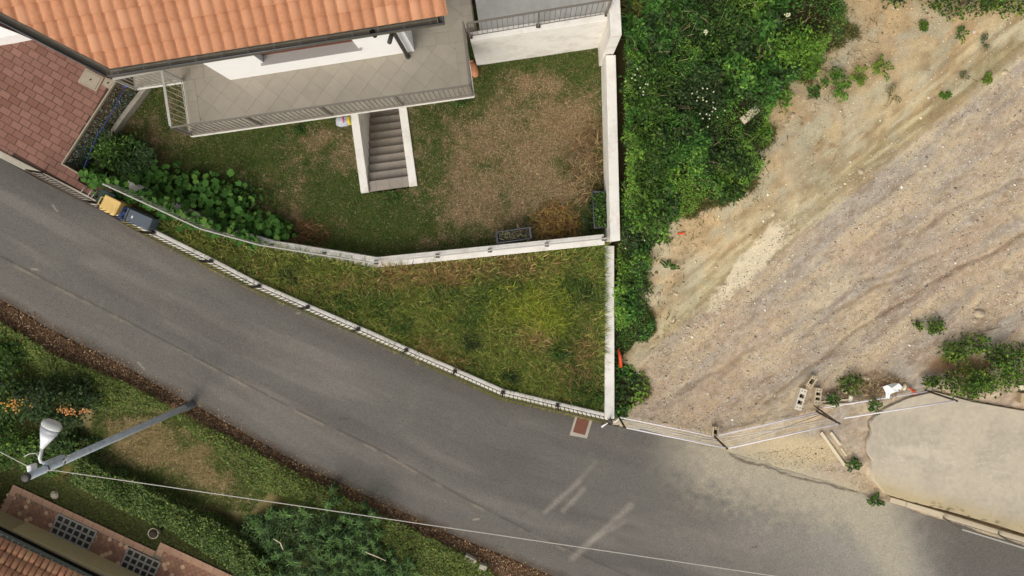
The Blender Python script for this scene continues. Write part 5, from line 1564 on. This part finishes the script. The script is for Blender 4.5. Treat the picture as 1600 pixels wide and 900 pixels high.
vine('squash vine with big leaves nearest the feathery shrub', [(230, 285, 18, 8), (255, 272, 18, 8), (280, 283, 18, 8), (205, 284, 14, 6), (240, 300, 16, 6), (275, 312, 16, 6)], 170, .06, .11, .25, .6)
# leafy shrubs at the left end of the lawn
bush('garden_shrub', 'leafy dark green shrub at the foot of the toe wall', 'shrub', 195, 240, .75, .5, .75, 2400, GREENS + [C(70, 94, 52)], .11, .05, 34)
bush('garden_shrub', 'feathery grey green shrub behind the squash leaves', 'shrub', 225, 258, .65, .5, .6, 1900, [C(80, 108, 62), C(64, 92, 50), C(104, 124, 80)], .1, .03, 30)
bush('garden_shrub', 'low green shrub at the right end of the squash bed', 'shrub', 430, 358, .5, .35, .4, 1100, GREENS, .10, .05, 20)
bush('garden_shrub', 'dark low foliage under the squash leaves', 'shrub', 320, 315, 1.7, .65, .3, 3600, GREENS, .1, .05, 60)
bush('garden_shrub', 'young climbing plant at the driveway corner', 'shrub', 128, 266, .3, .25, .4, 420, BRIGHT, .1, .06, 12)
# mossy growth on the bank
bi = rng.integers(0, len(bvx), 2600)
bp_ = bvx[bi] + rng.normal(0, .03, (len(bi), 3)) + np.array([.03, -.01, .02])
D = rand_dirs(len(bi), -.2, .7)
tag(leaf_quads('bank_weeds', bp_, D, side_of(D), rng.uniform(.03, .07, len(bi)), .03, pick([C(90, 108, 82), C(128, 138, 122), C(66, 82, 58), C(164, 170, 154)], len(bi), .2), M['leaf']), 'small weeds and moss covering the stony bank', 'weeds', kind='stuff')

# thicket east of the boundary wall
n = 95000
P2 = sample_px([(955, -60), (1360, -60), (1345, 60), (1230, 260), (1130, 340), (1060, 400), (1050, 470), (1020, 560), (1012, 660), (955, 655)], n)
P = G(P2[:, 0], P2[:, 1])
mk = veg_mask(P2[:, 0], P2[:, 1], P[:, 0], P[:, 1])
thin = np.clip(gauss(P2[:, 0], P2[:, 1], 1235, 40, 45, 45) + .7 * gauss(P2[:, 0], P2[:, 1], 1170, 130, 30, 25) + .6 * gauss(P2[:, 0], P2[:, 1], 1140, 200, 20, 30) + .8 * sstep(470, 590, P2[:, 1]), 0, .85)
wx_ = np.where(P[:, 1] > .4, 2.58, 2.56); keep = (P[:, 0] > wx_) & (mk > .12 + .5 * rng.uniform(0, 1, n)) & (rng.uniform(0, 1, n) > thin)
P, P2, mk = P[keep], P2[keep], mk[keep]; n = len(P)
hf = fbm(P[:, 0], P[:, 1], 1.1, 3, 111) * .7 + fbm(P[:, 0], P[:, 1], 3.5, 3, 112) * .3
hgt = np.clip((hf - .32) * 3.2, .04, 1.5) * sstep(.3, 1, mk) * (.2 + .8 * sstep(560, 380, P2[:, 1])) * .9
dep = rng.exponential(.16, n)
P[:, 2] += np.clip(hgt * 1.0 - dep, .01, 2) + .03
D = rand_dirs(n, -.25, .55); S = side_of(D, .6)
tn_ = fbm(P[:, 0], P[:, 1], .9, 4, 113); t2_ = fbm(P[:, 0], P[:, 1], 2.4, 3, 114)
cb1 = pick([C(72, 114, 44), C(58, 98, 38), C(88, 130, 52)], n, .22); cb2 = pick([C(124, 160, 60), C(108, 146, 54)], n, .18); cb3 = pick([C(50, 76, 36), C(60, 84, 42), C(76, 92, 50), C(98, 98, 60)], n, .2, [.4, .35, .2, .05])
brt = tn_ + .35 * gauss(P2[:, 0], P2[:, 1], 1225, 90, 40, 40) + .2 * gauss(P2[:, 0], P2[:, 1], 1000, 330, 60, 120) + rng.normal(0, .05, n)
cl = np.where((brt > .60)[:, None], cb2, cb1)
cl = np.where(((t2_ + rng.normal(0, .06, n) > .56) & (brt < .66))[:, None], cb3, cl)
dark = sstep(.0, .9, gauss(P2[:, 0], P2[:, 1], 1240, 60, 60, 60))
L_ = rng.uniform(.04, .09, n) * (.75 + 1.1 * sstep(.45, .65, fbm(P[:, 0], P[:, 1], 1.0, 3, 115)))
tag(leaf_quads('undergrowth', P, D, S, L_, L_ * .5, cl, M['leaf']), 'dense green bramble thicket beside the tall boundary wall', 'undergrowth', kind='stuff')
# thin olive weeds and dry grass along the thicket margin
MARG = [(1000, 640), (1000, 500), (1030, 400), (1060, 330), (1180, 240), (1250, 130), (1300, 20), (1380, -20), (1380, 60), (1300, 150), (1220, 230), (1200, 310), (1080, 390), (1060, 470), (1040, 580)]
def margin_keep(px, py, x, y):
    m_ = veg_mask(px, py, x, y)
    return (rng.uniform(0, 1, len(px)) < np.clip(sstep(.0, .4, m_) * sstep(1, .6, m_) * 1.0 + .015, 0, 1) * sstep(.3, .55, fbm(x, y, 2.4, 4, 171)))
blades('margin_weeds', 'thin olive weeds and dry grass along the thicket margin', 'weeds', MARG, 60000, .08, .26, .018, lambda px, py, x, y: pick([C(110, 112, 56), C(84, 96, 46), C(150, 130, 84), C(92, 84, 52)], len(px), .2), maskfn=margin_keep)
qn = 230
P2 = sample_px([(970, 10), (1300, 10), (1240, 120), (1170, 260), (1060, 330), (1000, 470), (975, 470)], qn); Pq = G(P2[:, 0], P2[:, 1]); Pq[:, 2] += rng.uniform(.35, .95, qn)
Dq = rand_dirs(qn, -.1, .5)
tag(leaf_quads('dead_stems', Pq, Dq, side_of(Dq, .3), rng.uniform(.2, .6, qn), .01, pick([C(168, 156, 124), C(130, 112, 84), C(150, 146, 96)], qn, .15), M['dead'], droop=.1), 'pale dead stems sticking out of the bramble thicket', 'stems', kind='stuff')
# distinct shrubs in and round the thicket
for k, (px, py, rx, ry, h_, nn3, cols, lab) in enumerate([
    (1225, 90, .75, .65, .9, 2200, BRIGHT, 'bright green shrub near the clay edge of the thicket'),
    (1130, 60, .8, .7, .9, 2000, GREENS, 'mid green shrub in the upper thicket'),
    (1010, 150, .7, .8, .8, 2000, GREENS, 'green shrub close to the wall end block'),
    (1085, 150, .8, .7, .9, 2000, DARKG, 'dark shrub in the middle of the thicket'),
    (1150, 255, .55, .5, .8, 1500, DARKG + GREENS, 'dark shrub jutting out over the clay'),
    (1000, 320, .55, .8, .7, 1900, BRIGHT + GREENS, 'fresh green shrub beside the tall boundary wall'),
    (1030, 250, .7, .7, .9, 2000, GREENS, 'full green shrub half way along the tall wall'),
    (996, 430, .34, .8, .45, 800, GREENS, 'narrow green shrub beside the wall step'),
    (1140, 300, .3, .25, .35, 420, GREENS, 'small outlying shrub on the clay'),
    (1210, 155, .35, .3, .4, 500, BRIGHT, 'small bright shrub above the weathered board'),
    ]):
    bush('thicket_shrub', lab, 'shrub', max(px, 985 if py < 380 else 982), py, rx, ry, h_, nn3, cols, .1, .05, 30, sig=.22, group='shrubs of the thicket')
# white umbels
for k, (px, py, lab) in enumerate([(1103, 50, 'white flower head alone in the upper thicket'), (1230, 24, 'white flower head on the bare thicket spot'), (1098, 152, 'cluster of cream flowers in the lower thicket'), (1110, 185, 'two cream flowers above the outlying shrub'), (1088, 233, 'cream flower sprays near the thicket edge'), (984, 370, 'white blossoms low beside the wall step'), (1000, 127, 'tiny white blossoms near the wall')]):
    g = G(px, py, .95 if py < 300 else .6); nf = 11
    e = empty('flower_cluster', g); tag(e, lab, 'flowers', 'white flowers in the thicket')
    sp_ = .03 if k in (0, 1) else .16
    Pf = g + np.c_[rng.normal(0, sp_, nf), rng.normal(0, sp_, nf), rng.normal(0, .02, nf)]
    Df = rand_dirs(nf, -.1, .1); leaf_quads('petals', Pf, Df, side_of(Df, .1), .05, .05, pick([C(226, 222, 190), C(230, 226, 170)], nf, .05), M['leaf'], e, droop=0)['kind'] = 'stuff'
    tube('stem', [g - [0, 0, .9], g - [0, 0, .01]], .008, M['leafdark'], e, 5)
# plants on the clay and by the slab
def fern(label, px, py, nb, ln, cols, cat='weed', name='leafy_weed', group='weeds on the clay bank', wd=.05):
    g = G(px, py); e = empty(name, g); tag(e, label, cat, group)
    n = nb * 14
    a = np.repeat(rng.uniform(0, 6.28, nb), 14); t = np.tile(np.linspace(.15, 1, 14), nb)
    ln = ln * .85; l_ = np.repeat(rng.uniform(.6, 1.1, nb) * ln, 14)
    Pn = g + np.stack([np.cos(a) * t * l_, np.sin(a) * t * l_, .25 * ln + .5 * ln * np.sin(t * 2.2) + 0 * t], -1)
    sd_ = np.tile([1, -1] * 7, nb)
    D = unit(np.stack([np.cos(a + sd_ * 1.0), np.sin(a + sd_ * 1.0), rng.normal(0, .25, n)], -1))
    leaf_quads('fronds', Pn, D, side_of(D, .3), .07 + .35 * ln * (1 - t) * .4, wd, pick(cols, n, .16), M['leaf'], e)
    tube('stem', [g - [0, 0, .03], g + [0, 0, .3 * ln]], .012, M['leafdark'], e, 5)
YG = [C(124, 142, 48), C(104, 128, 44), C(84, 114, 40)]
fern('leafy weed with long fronds below the pale root', 1292, 125, 12, .45, GREENS + BRIGHT)
fern('frond weed hanging toward the lower clay', 1315, 143, 9, .4, BRIGHT)
fern('yellowish weed in the middle of the clay row', 1335, 118, 9, .35, YG)
fern('yellow green weed at the right end of the clay row', 1372, 110, 9, .38, YG)
fern('small fern left of the clay weed row', 1268, 146, 7, .25, GREENS)
fern('round tuft on the upper clay shelf', 1440, 42, 12, .17, YG + GREENS, wd=.03)
fern('flat weed tuft right of the round one', 1497, 54, 5, .3, GREENS + YG, wd=.04)
fern('bright tuft at the gravel edge', 1474, 148, 8, .2, BRIGHT)
fern('yellowish tuft farther up the gravel edge', 1538, 125, 7, .2, YG)
fern('greyish tuft on the clay shelf', 1535, 68, 5, .3, [C(110, 116, 84), C(94, 104, 70)], wd=.03)
fern('low dry tuft at the clay crack', 1390, 150, 6, .4, [C(100, 104, 66), C(130, 120, 80)], wd=.025)
fern('small dark tuft near the gravel edge', 1505, 120, 4, .2, [C(90, 98, 60), C(120, 112, 74)], wd=.025)
fern('trailing leafy shoot below the thicket', 1043, 418, 4, .35, GREENS, wd=.05)
fern('weed tuft in the gap beside the slab corner', 1328, 726, 9, .3, GREENS)
fern('weed tuft at the end of the kerb wall', 1365, 780, 9, .28, GREENS)
fern('green weed by the wooden strips', 1300, 624, 7, .25, GREENS)
fern('green weed under the fence rail', 1364, 634, 8, .28, GREENS)
for (px, py, rx, ry, h_, nn3, cols, lab) in [
    (1500, 600, .7, .35, .55, 1300, GREENS, 'leafy shrub behind the slab near the curved branch'),
    (1540, 580, .7, .5, .7, 1700, GREENS + BRIGHT, 'full green shrub behind the concrete slab'),
    (1480, 548, .5, .25, .4, 700, GREENS + YG, 'flat yellow green shrub on the gravel edge'),
    (1520, 535, .35, .3, .45, 500, GREENS, 'upright weed shrub above the flat one'),
    (1560, 550, .45, .35, .5, 700, DARKG + GREENS, 'dark shrub at the right behind the slab'),
    (1600, 570, .4, .5, .6, 700, GREENS, 'shrub cut by the right picture edge'),
    (1456, 508, .25, .22, .3, 330, GREENS, 'round lone shrub on the gravel'),
    (1432, 507, .13, .12, .2, 90, GREENS, 'tiny tuft left of the lone gravel shrub'),
    (1328, 598, .35, .25, .3, 420, GREENS, 'green weeds above the wooden strips'),
    (1450, 594, .22, .15, .25, 220, GREENS, 'small leafy weed at the slab corner'),
    (1500, 8, .8, .4, .6, 1500, GREENS + DARKG, 'shrub row cut by the top picture edge'),
    (1570, 5, .7, .4, .6, 1200, GREENS, 'shrub in the top right corner'),
    (1400, -10, .5, .3, .4, 500, DARKG, 'low shrub at the top edge above the clay')]:
    bush('plot_shrub', lab, 'shrub', px, py, rx, ry, h_, int(nn3 * .75), cols + YG[:2], .09, .05, 20, group='shrubs on the building plot', stems=3, sig=.24)
straw('twig_heap', 'tangle of dry twigs and rubble beside the white sheet', [(1330, 590), (1375, 582), (1410, 590), (1400, 615), (1340, 625), (1325, 610)], 500, [C(150, 124, 88), C(110, 86, 58), C(186, 164, 124)], .08, .35, .15, 'twigs')
straw('straw_litter', 'thin straw scattered over the concrete slab', [(1400, 690), (1600, 690), (1600, 750), (1420, 740)], 420, [C(214, 202, 176), C(200, 184, 152)], .1, .4, .02, 'straw', .01)

# ---- south side
SP = lambda pts: pts
# leaf litter strip
lowpx = [(-20, 458), (0, 470), (100, 527), (200, 577), (330, 650), (480, 732), (560, 770), (690, 830), (840, 892), (870, 905)]
offp = [(860, 930), (770, 886), (680, 840), (570, 790), (460, 734), (325, 664), (212, 604), (100, 560), (0, 502), (-20, 491)]
LIT = lowpx + offp
n = 20000
P2 = sample_px(LIT, n); P = G(P2[:, 0], P2[:, 1]); P[:, 2] += rng.uniform(0.0, .05, n)
D = rand_dirs(n, -.2, .25); L_ = rng.uniform(.025, .07, n)
tag(leaf_quads('leaf_litter', P, D, side_of(D, .5), L_, L_ * .6, pick([C(126, 98, 72), C(104, 78, 58), C(152, 120, 88), C(84, 64, 50), C(200, 172, 134)], n, .18, [.32, .26, .2, .13, .09]), M['dead']), 'brown fallen leaves along the lower road edge', 'leaves', kind='stuff')
# sparse leaves spilling on the road edge
P2 = np.c_[rng.uniform(0, 860, 500), np.zeros(500)]
P2[:, 1] = np.interp(P2[:, 0], [p[0] for p in lowpx], [p[1] for p in lowpx]) - np.abs(rng.normal(0, 7, 500))
P = np.array([Wr(a, b, .02) for a, b in P2]); D = rand_dirs(500, -.1, .15)
tag(leaf_quads('road_leaves', P, D, side_of(D, .3), .045, .03, pick([C(130, 92, 60), C(96, 66, 44), C(170, 140, 100)], 500, .15), M['dead']), 'scattered dead leaves along the asphalt edge', 'leaves', kind='stuff')
# ivy band
IVY = [(-20, 487), (0, 497), (100, 556), (212, 600), (325, 662), (460, 732), (570, 788), (680, 838), (765, 884), (790, 920), (600, 920), (640, 880), (560, 800), (470, 775), (400, 760), (340, 700), (270, 640), (180, 640), (100, 620), (-20, 560)]
def carpet(name, label, poly, n, hfun, cols, lmin, lmax, cat, wr=.6, zexp=.05, kind='stuff'):
    P2 = sample_px(poly, n); P = G(P2[:, 0], P2[:, 1])
    hh = hfun(P2[:, 0], P2[:, 1], P[:, 0], P[:, 1])
    P[:, 2] += np.clip(hh - rng.exponential(zexp, n), .01, 3)
    D = rand_dirs(n, -.3, .45); L_ = rng.uniform(lmin, lmax, n)
    tone = .75 + .5 * fbm(P[:, 0], P[:, 1], 1.6, 4, 121)
    cl = pick(cols, n, .2) * tone[:, None]
    return tag(leaf_quads(name, P, D, side_of(D, .6), L_, L_ * wr, cl, M['leaf']), label, cat, kind=kind)
carpet('ivy_carpet', 'ivy ground cover between leaf litter and shady lawn', IVY, 34000, lambda px, py, x, y: .12 + .25 * fbm(x, y, 2, 3, 122), [C(100, 122, 52), C(84, 106, 44), C(122, 132, 62), C(98, 98, 50)], .035, .08, 'ivy')
# grass on the south lawn
SL = [(150, 600), (200, 640), (280, 650), (350, 710), (420, 770), (390, 800), (320, 790), (230, 760), (140, 720)]
def slcol(px, py, x, y):
    n = len(px); d = 1.0 * gauss(px, py, 260, 705, 110, 40, .5) + 1.8 * (fbm(x, y, 1.8, 5, 131) - .5) + rng.normal(0, .2, n)
    return np.where((d > .45)[:, None], pick([C(184, 164, 120), C(158, 138, 98), C(138, 126, 82)], n, .15), pick([C(100, 116, 52), C(84, 102, 46)], n, .18))
blades('bank_grass', 'half dry grass below the lamp pole', 'grass', SL, 30000, .06, .2, .013, slcol)
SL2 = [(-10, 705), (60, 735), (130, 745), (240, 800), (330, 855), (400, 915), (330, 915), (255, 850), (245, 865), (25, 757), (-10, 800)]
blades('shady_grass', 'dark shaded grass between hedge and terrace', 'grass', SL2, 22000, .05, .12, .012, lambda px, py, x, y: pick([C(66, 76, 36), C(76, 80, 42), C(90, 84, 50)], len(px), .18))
# lower hedge
hpx = [(118, 735), (180, 765), (250, 798), (320, 835), (370, 868), (420, 910)]
hz_ = .75
hedge = empty('hedge', G(260, 810)); tag(hedge, 'clipped leafy hedge between dry grass and shaded lawn', 'hedge')
n = 20000
k = rng.uniform(0, len(hpx) - 1.001, n); i = k.astype(int); f_ = k - i
cp = np.array(hpx, float); c2 = cp[i] * (1 - f_[:, None]) + cp[i + 1] * f_[:, None]
side = rng.uniform(-1, 1, n); zz2 = rng.uniform(0, 1, n)
top = rng.uniform(0, 1, n) < .6
G0 = G(c2[:, 0], c2[:, 1], hz_ * .9) - np.array([0, 0, hz_ * .9])
tdir = np.array([te[0], te[1]]); ndir = np.array([-te[1], te[0]])
wv = .36 * (1 + .5 * (fbm(G0[:, 0], G0[:, 1], 1.5, 3, 141) - .5))
off_ = np.where(top, side * wv, np.sign(side) * wv * rng.uniform(.85, 1.08, n))
zz_h = np.where(top, hz_ - .18 * np.abs(side) ** 3 - rng.exponential(.06, n), rng.uniform(.02, hz_, n)) + .25 * (fbm(G0[:, 0] + off_, G0[:, 1], 2.5, 3, 142) - .5)
P = G0 + np.c_[ndir[0] * off_, ndir[1] * off_, np.clip(zz_h, .02, 2)] 
D = rand_dirs(n, -.2, .6); L_ = rng.uniform(.05, .1, n)
leaf_quads('foliage', P, D, side_of(D, .6), L_, L_ * .55, pick([C(94, 118, 52), C(78, 100, 44), C(118, 134, 66), C(60, 78, 38)], n, .2), M['leaf'], hedge)
hv, hf2 = [], []
for kk in np.linspace(0, len(hpx) - 1.01, 22):
    i_ = int(kk); q_ = cp[i_] * (1 - kk + i_) + cp[i_ + 1] * (kk - i_); g = G(*q_)
    a_, b_ = tube_geo([g - [0, 0, .05], g + [0, 0, .55]], [.03, .012], 5); o_ = len(hv); hv += a_; hf2 += [tuple(t + o_ for t in z) for z in b_]
obj('stems', hv, hf2, M['bark'], hedge)
# left shrubs
for (px, py, rx, ry, h_, nn3, cols, lab) in [
    (110, 620, .95, .7, 1.1, 4200, DARKG + [C(54, 74, 36)], 'large dark leaved shrub near the ivy above the lamp head'),
    (30, 600, .95, .8, 1.0, 3800, DARKG + GREENS, 'broad shrub at the left edge above the orange flowers'),
    (20, 680, .95, .75, 1.0, 3800, GREENS + BRIGHT[:1], 'fresh green shrub at the left edge beside the lamp head'),
    (120, 690, .7, .45, .55, 2000, GREENS + DARKG, 'low green shrub between lamp head and pole'),
    (10, 545, .7, .35, .5, 1600, GREENS, 'low green shrub in the ivy at the left edge'),
    (75, 725, .5, .25, .4, 800, BRIGHT + GREENS, 'small bright shrub under the lamp arm')]:
    bush('bank_shrub', lab, 'shrub', px, py, rx, ry, h_, nn3, cols, .1, .055, 40, group='shrubs by the lamp')
for k, (px, py, w_, lab) in enumerate([(25, 631, .25, 'yellow orange flower cluster at the left edge'), (98, 640, .09, 'orange flower cluster in the dark shrub'), (113, 644, .1, 'smaller orange blooms right of the other cluster'), (134, 641, .06, 'single pale orange bloom at the shrub end')]):
    g = G(px, py, 1.15 if px > 60 else 1.05); nf = int(260 * w_)
    e = empty('flower_cluster', g); tag(e, lab, 'flowers', 'orange flowers by the lamp')
    Pf = g + np.c_[rng.normal(0, w_, nf), rng.normal(0, w_ * .35, nf), rng.normal(0, .04, nf)]
    Df = rand_dirs(nf, -.2, .2); leaf_quads('petals', Pf, Df, side_of(Df, .2), .06, .05, pick([C(214, 158, 62), C(206, 150, 90), C(190, 130, 50)] if k == 0 else [C(204, 150, 96), C(190, 128, 70)], nf, .1), M['leaf'], e, droop=0)['kind'] = 'stuff'
    tube('stem', [g - [0, 0, .8], g - [0, 0, .02]], .01, M['leafdark'], e, 5)
# tall shrubs with whorled finger leaves
def palmate(label, spots, h_, trunk_px):
    b = G(*trunk_px); e = empty('whorled_shrub', b); tag(e, label, 'shrub', 'whorled shrubs at the bottom edge')
    Ps, Ds, Ss, Ls, Cs = [], [], [], [], []
    sv, sf = [], []
    spots = spots + [(px + rng.normal(0, 15), py + rng.normal(0, 11), lift - rng.uniform(.1, .6)) for px, py, lift in spots for _ in range(3)]
    for (px, py, lift) in spots:
        szf = rng.uniform(.6, 1.15)
        tip = G(px, py, h_ + lift)
        tv2, tf2 = tube_geo([b + [0, 0, .02], (b + tip) / 2 + [0, 0, .15], tip], [.022, .012, .005], 5); o_ = len(sv); sv += tv2; sf += [tuple(t + o_ for t in z) for z in tf2]
        for tier, (nl, ln, el) in enumerate(((9, .13, .6), (11, .2, .2), (12, .22, -.2), (11, .2, -.5))):
            a = rng.uniform(0, 6.28) + np.arange(nl) * 2 * math.pi / nl + rng.normal(0, .3, nl)
            z_ = np.clip(el + rng.normal(0, .25, nl), -.9, .9); r_ = np.sqrt(np.clip(1 - z_ ** 2, .1, 1))
            d_ = np.stack([np.cos(a) * r_, np.sin(a) * r_, z_], -1)
            Ps.append(np.repeat(tip[None] - [0, 0, tier * .09], nl, 0)); Ds.append(d_); Ls.append(ln * szf * rng.uniform(.5, 1.2, nl))
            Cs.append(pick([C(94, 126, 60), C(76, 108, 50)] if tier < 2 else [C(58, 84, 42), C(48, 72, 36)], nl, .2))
    D = unit(np.concatenate(Ds)); P = np.concatenate(Ps); L_ = np.concatenate(Ls)
    S = unit(np.cross(np.array([0, 0, 1.]), D))
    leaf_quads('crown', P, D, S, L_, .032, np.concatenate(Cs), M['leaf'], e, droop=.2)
    obj('trunk', sv, sf, M['leafdark'], e)
def spots_in(x0, x1, y0, y1, n, dmin):
    out = []
    tries = 0
    while len(out) < n and tries < 4000:
        tries += 1
        p = (rng.uniform(x0, x1), rng.uniform(y0, y1))
        if all(math.hypot(p[0] - q_[0], p[1] - q_[1]) > dmin for q_ in out): out.append((*p, rng.uniform(-.35, .25)))
    return out
palmate('whorled shrub with light fingered leaves nearest the cable', [(478, 806, .2), (512, 790, -.1), (475, 838, .1), (525, 825, .1), (560, 820, .15), (580, 806, 0), (545, 845, 0), (515, 845, -.1), (565, 858, 0), (495, 862, -.1), (533, 873, .1)], 1.15, (525, 850))
palmate('sparser whorled shrub with bare twigs on the hedge side', [(405, 830, 0), (418, 810, -.1), (445, 805, 0), (432, 870, .1), (410, 880, 0), (455, 880, 0), (395, 900, 0), (470, 900, 0), (440, 905, .1), (420, 850, -.2)], .9, (430, 870))
palmate('whorled shrub at the bottom edge beside the ivy slope', [(515, 880, .1), (540, 895, 0), (565, 885, 0), (590, 890, .1), (615, 880, 0), (625, 895, 0), (600, 905, 0), (500, 905, 0), (575, 910, 0)], .95, (570, 915))
carpet('shrub_understory', 'dark leafy understory below the whorled shrubs', [(390, 800), (470, 790), (580, 800), (600, 850), (640, 885), (640, 915), (380, 915), (375, 860)], 9000, lambda px, py, x, y: .15 + .45 * fbm(x, y, 2, 3, 151), [C(66, 88, 44), C(54, 74, 38), C(82, 106, 52)], .06, .13, 'foliage', .45)
stick('bare grey twig arching in the sparse whorled shrub', [(428, 842), (438, 848), (443, 860)], .018, 'wood', off=.75)
stick('bare grey twig crossing the whorled shrub near the ivy', [(570, 862), (585, 868), (603, 876)], .016, 'wood', off=.8)

# ---- gravel
def octa(n, P, R, cols, name, label, cat):
    b = np.array([(1, 0, 0), (-1, 0, 0), (0, 1, 0), (0, -1, 0), (0, 0, .7), (0, 0, -.5)])
    a = rng.uniform(0, 6.28, n); c, s = np.cos(a), np.sin(a)
    j = b[None] * (1 + rng.normal(0, .22, (n, 6, 1)))
    x = j[..., 0] * c[:, None] - j[..., 1] * s[:, None] * .7; y = j[..., 0] * s[:, None] + j[..., 1] * c[:, None] * .7
    V = np.stack([x, y, j[..., 2]], -1) * R[:, None, None] + P[:, None]
    f = np.array([(0, 2, 4), (2, 1, 4), (1, 3, 4), (3, 0, 4), (2, 0, 5), (1, 2, 5), (3, 1, 5), (0, 3, 5)])
    Fv = (np.arange(n)[:, None, None] * 6 + f[None]).reshape(-1, 3)
    return tag(np_mesh(name, V.reshape(-1, 3), Fv, M['stone'], np.repeat(cols, 6, 0)), label, cat, kind='stuff')
TR = [(985, 655), (1000, 560), (1090, 480), (1200, 380), (1260, 315), (1400, 215), (1620, 90), (1620, 560), (1450, 560), (1380, 590), (1300, 640), (1130, 690)]
n = 60000
P2 = sample_px(TR, n); P = G(P2[:, 0], P2[:, 1])
s_ = (P[:, 0] - EO[0]) * EA[0] + (P[:, 1] - EO[1]) * EA[1]; u_ = (P[:, 0] - EO[0]) * EN[0] + (P[:, 1] - EO[1]) * EN[1]
dens = .1 + fbm(s_ * .4, u_ * 2.2, 1, 4, 161) + .25 * gauss(P2[:, 0], P2[:, 1], 1020, 620, 60, 50) + .2 * gauss(P2[:, 0], P2[:, 1], 1540, 500, 120, 60)
kp_ = rng.uniform(.25, .75, n) < dens
P, P2 = P[kp_], P2[kp_]; n = len(P)
R = np.clip(rng.lognormal(-4.55, .55, n), .005, .075)
octa(n, P, R, pick([C(188, 174, 154), C(170, 160, 148), C(202, 190, 172), C(146, 132, 114), C(178, 152, 128), C(228, 220, 204)], n, .12, [.25, .25, .17, .15, .13, .05]), 'gravel', 'loose gravel and stones over the track', 'gravel')
CL = [(1000, 430), (1060, 340), (1180, 240), (1260, 130), (1310, 20), (1620, -20), (1620, 90), (1400, 210), (1250, 315), (1190, 380), (1090, 480), (1000, 560)]
n = 3600
P2 = sample_px(CL, n); P = G(P2[:, 0], P2[:, 1])
octa(n, P, np.clip(rng.lognormal(-4.5, .6, n), .005, .07), pick([C(200, 182, 148), C(180, 158, 120), C(224, 212, 188), C(140, 118, 86)], n, .12), 'clay_stones', 'small stones strewn over the clay bank', 'stones')
n = 2600
P2 = sample_px([(970, 655), (1120, 690), (1150, 712), (1240, 700), (1330, 690), (1350, 740), (1375, 770), (1345, 790), (1320, 740), (1140, 720), (1000, 690)], n)
P = G(P2[:, 0], P2[:, 1], .01)
octa(n, P, np.clip(rng.lognormal(-4.6, .4, n), .005, .035), pick([C(196, 178, 142), C(176, 158, 126), C(214, 200, 170), C(150, 132, 104)], n, .12), 'roadside_grit', 'coarse grit along the road edge below the site fence', 'grit')
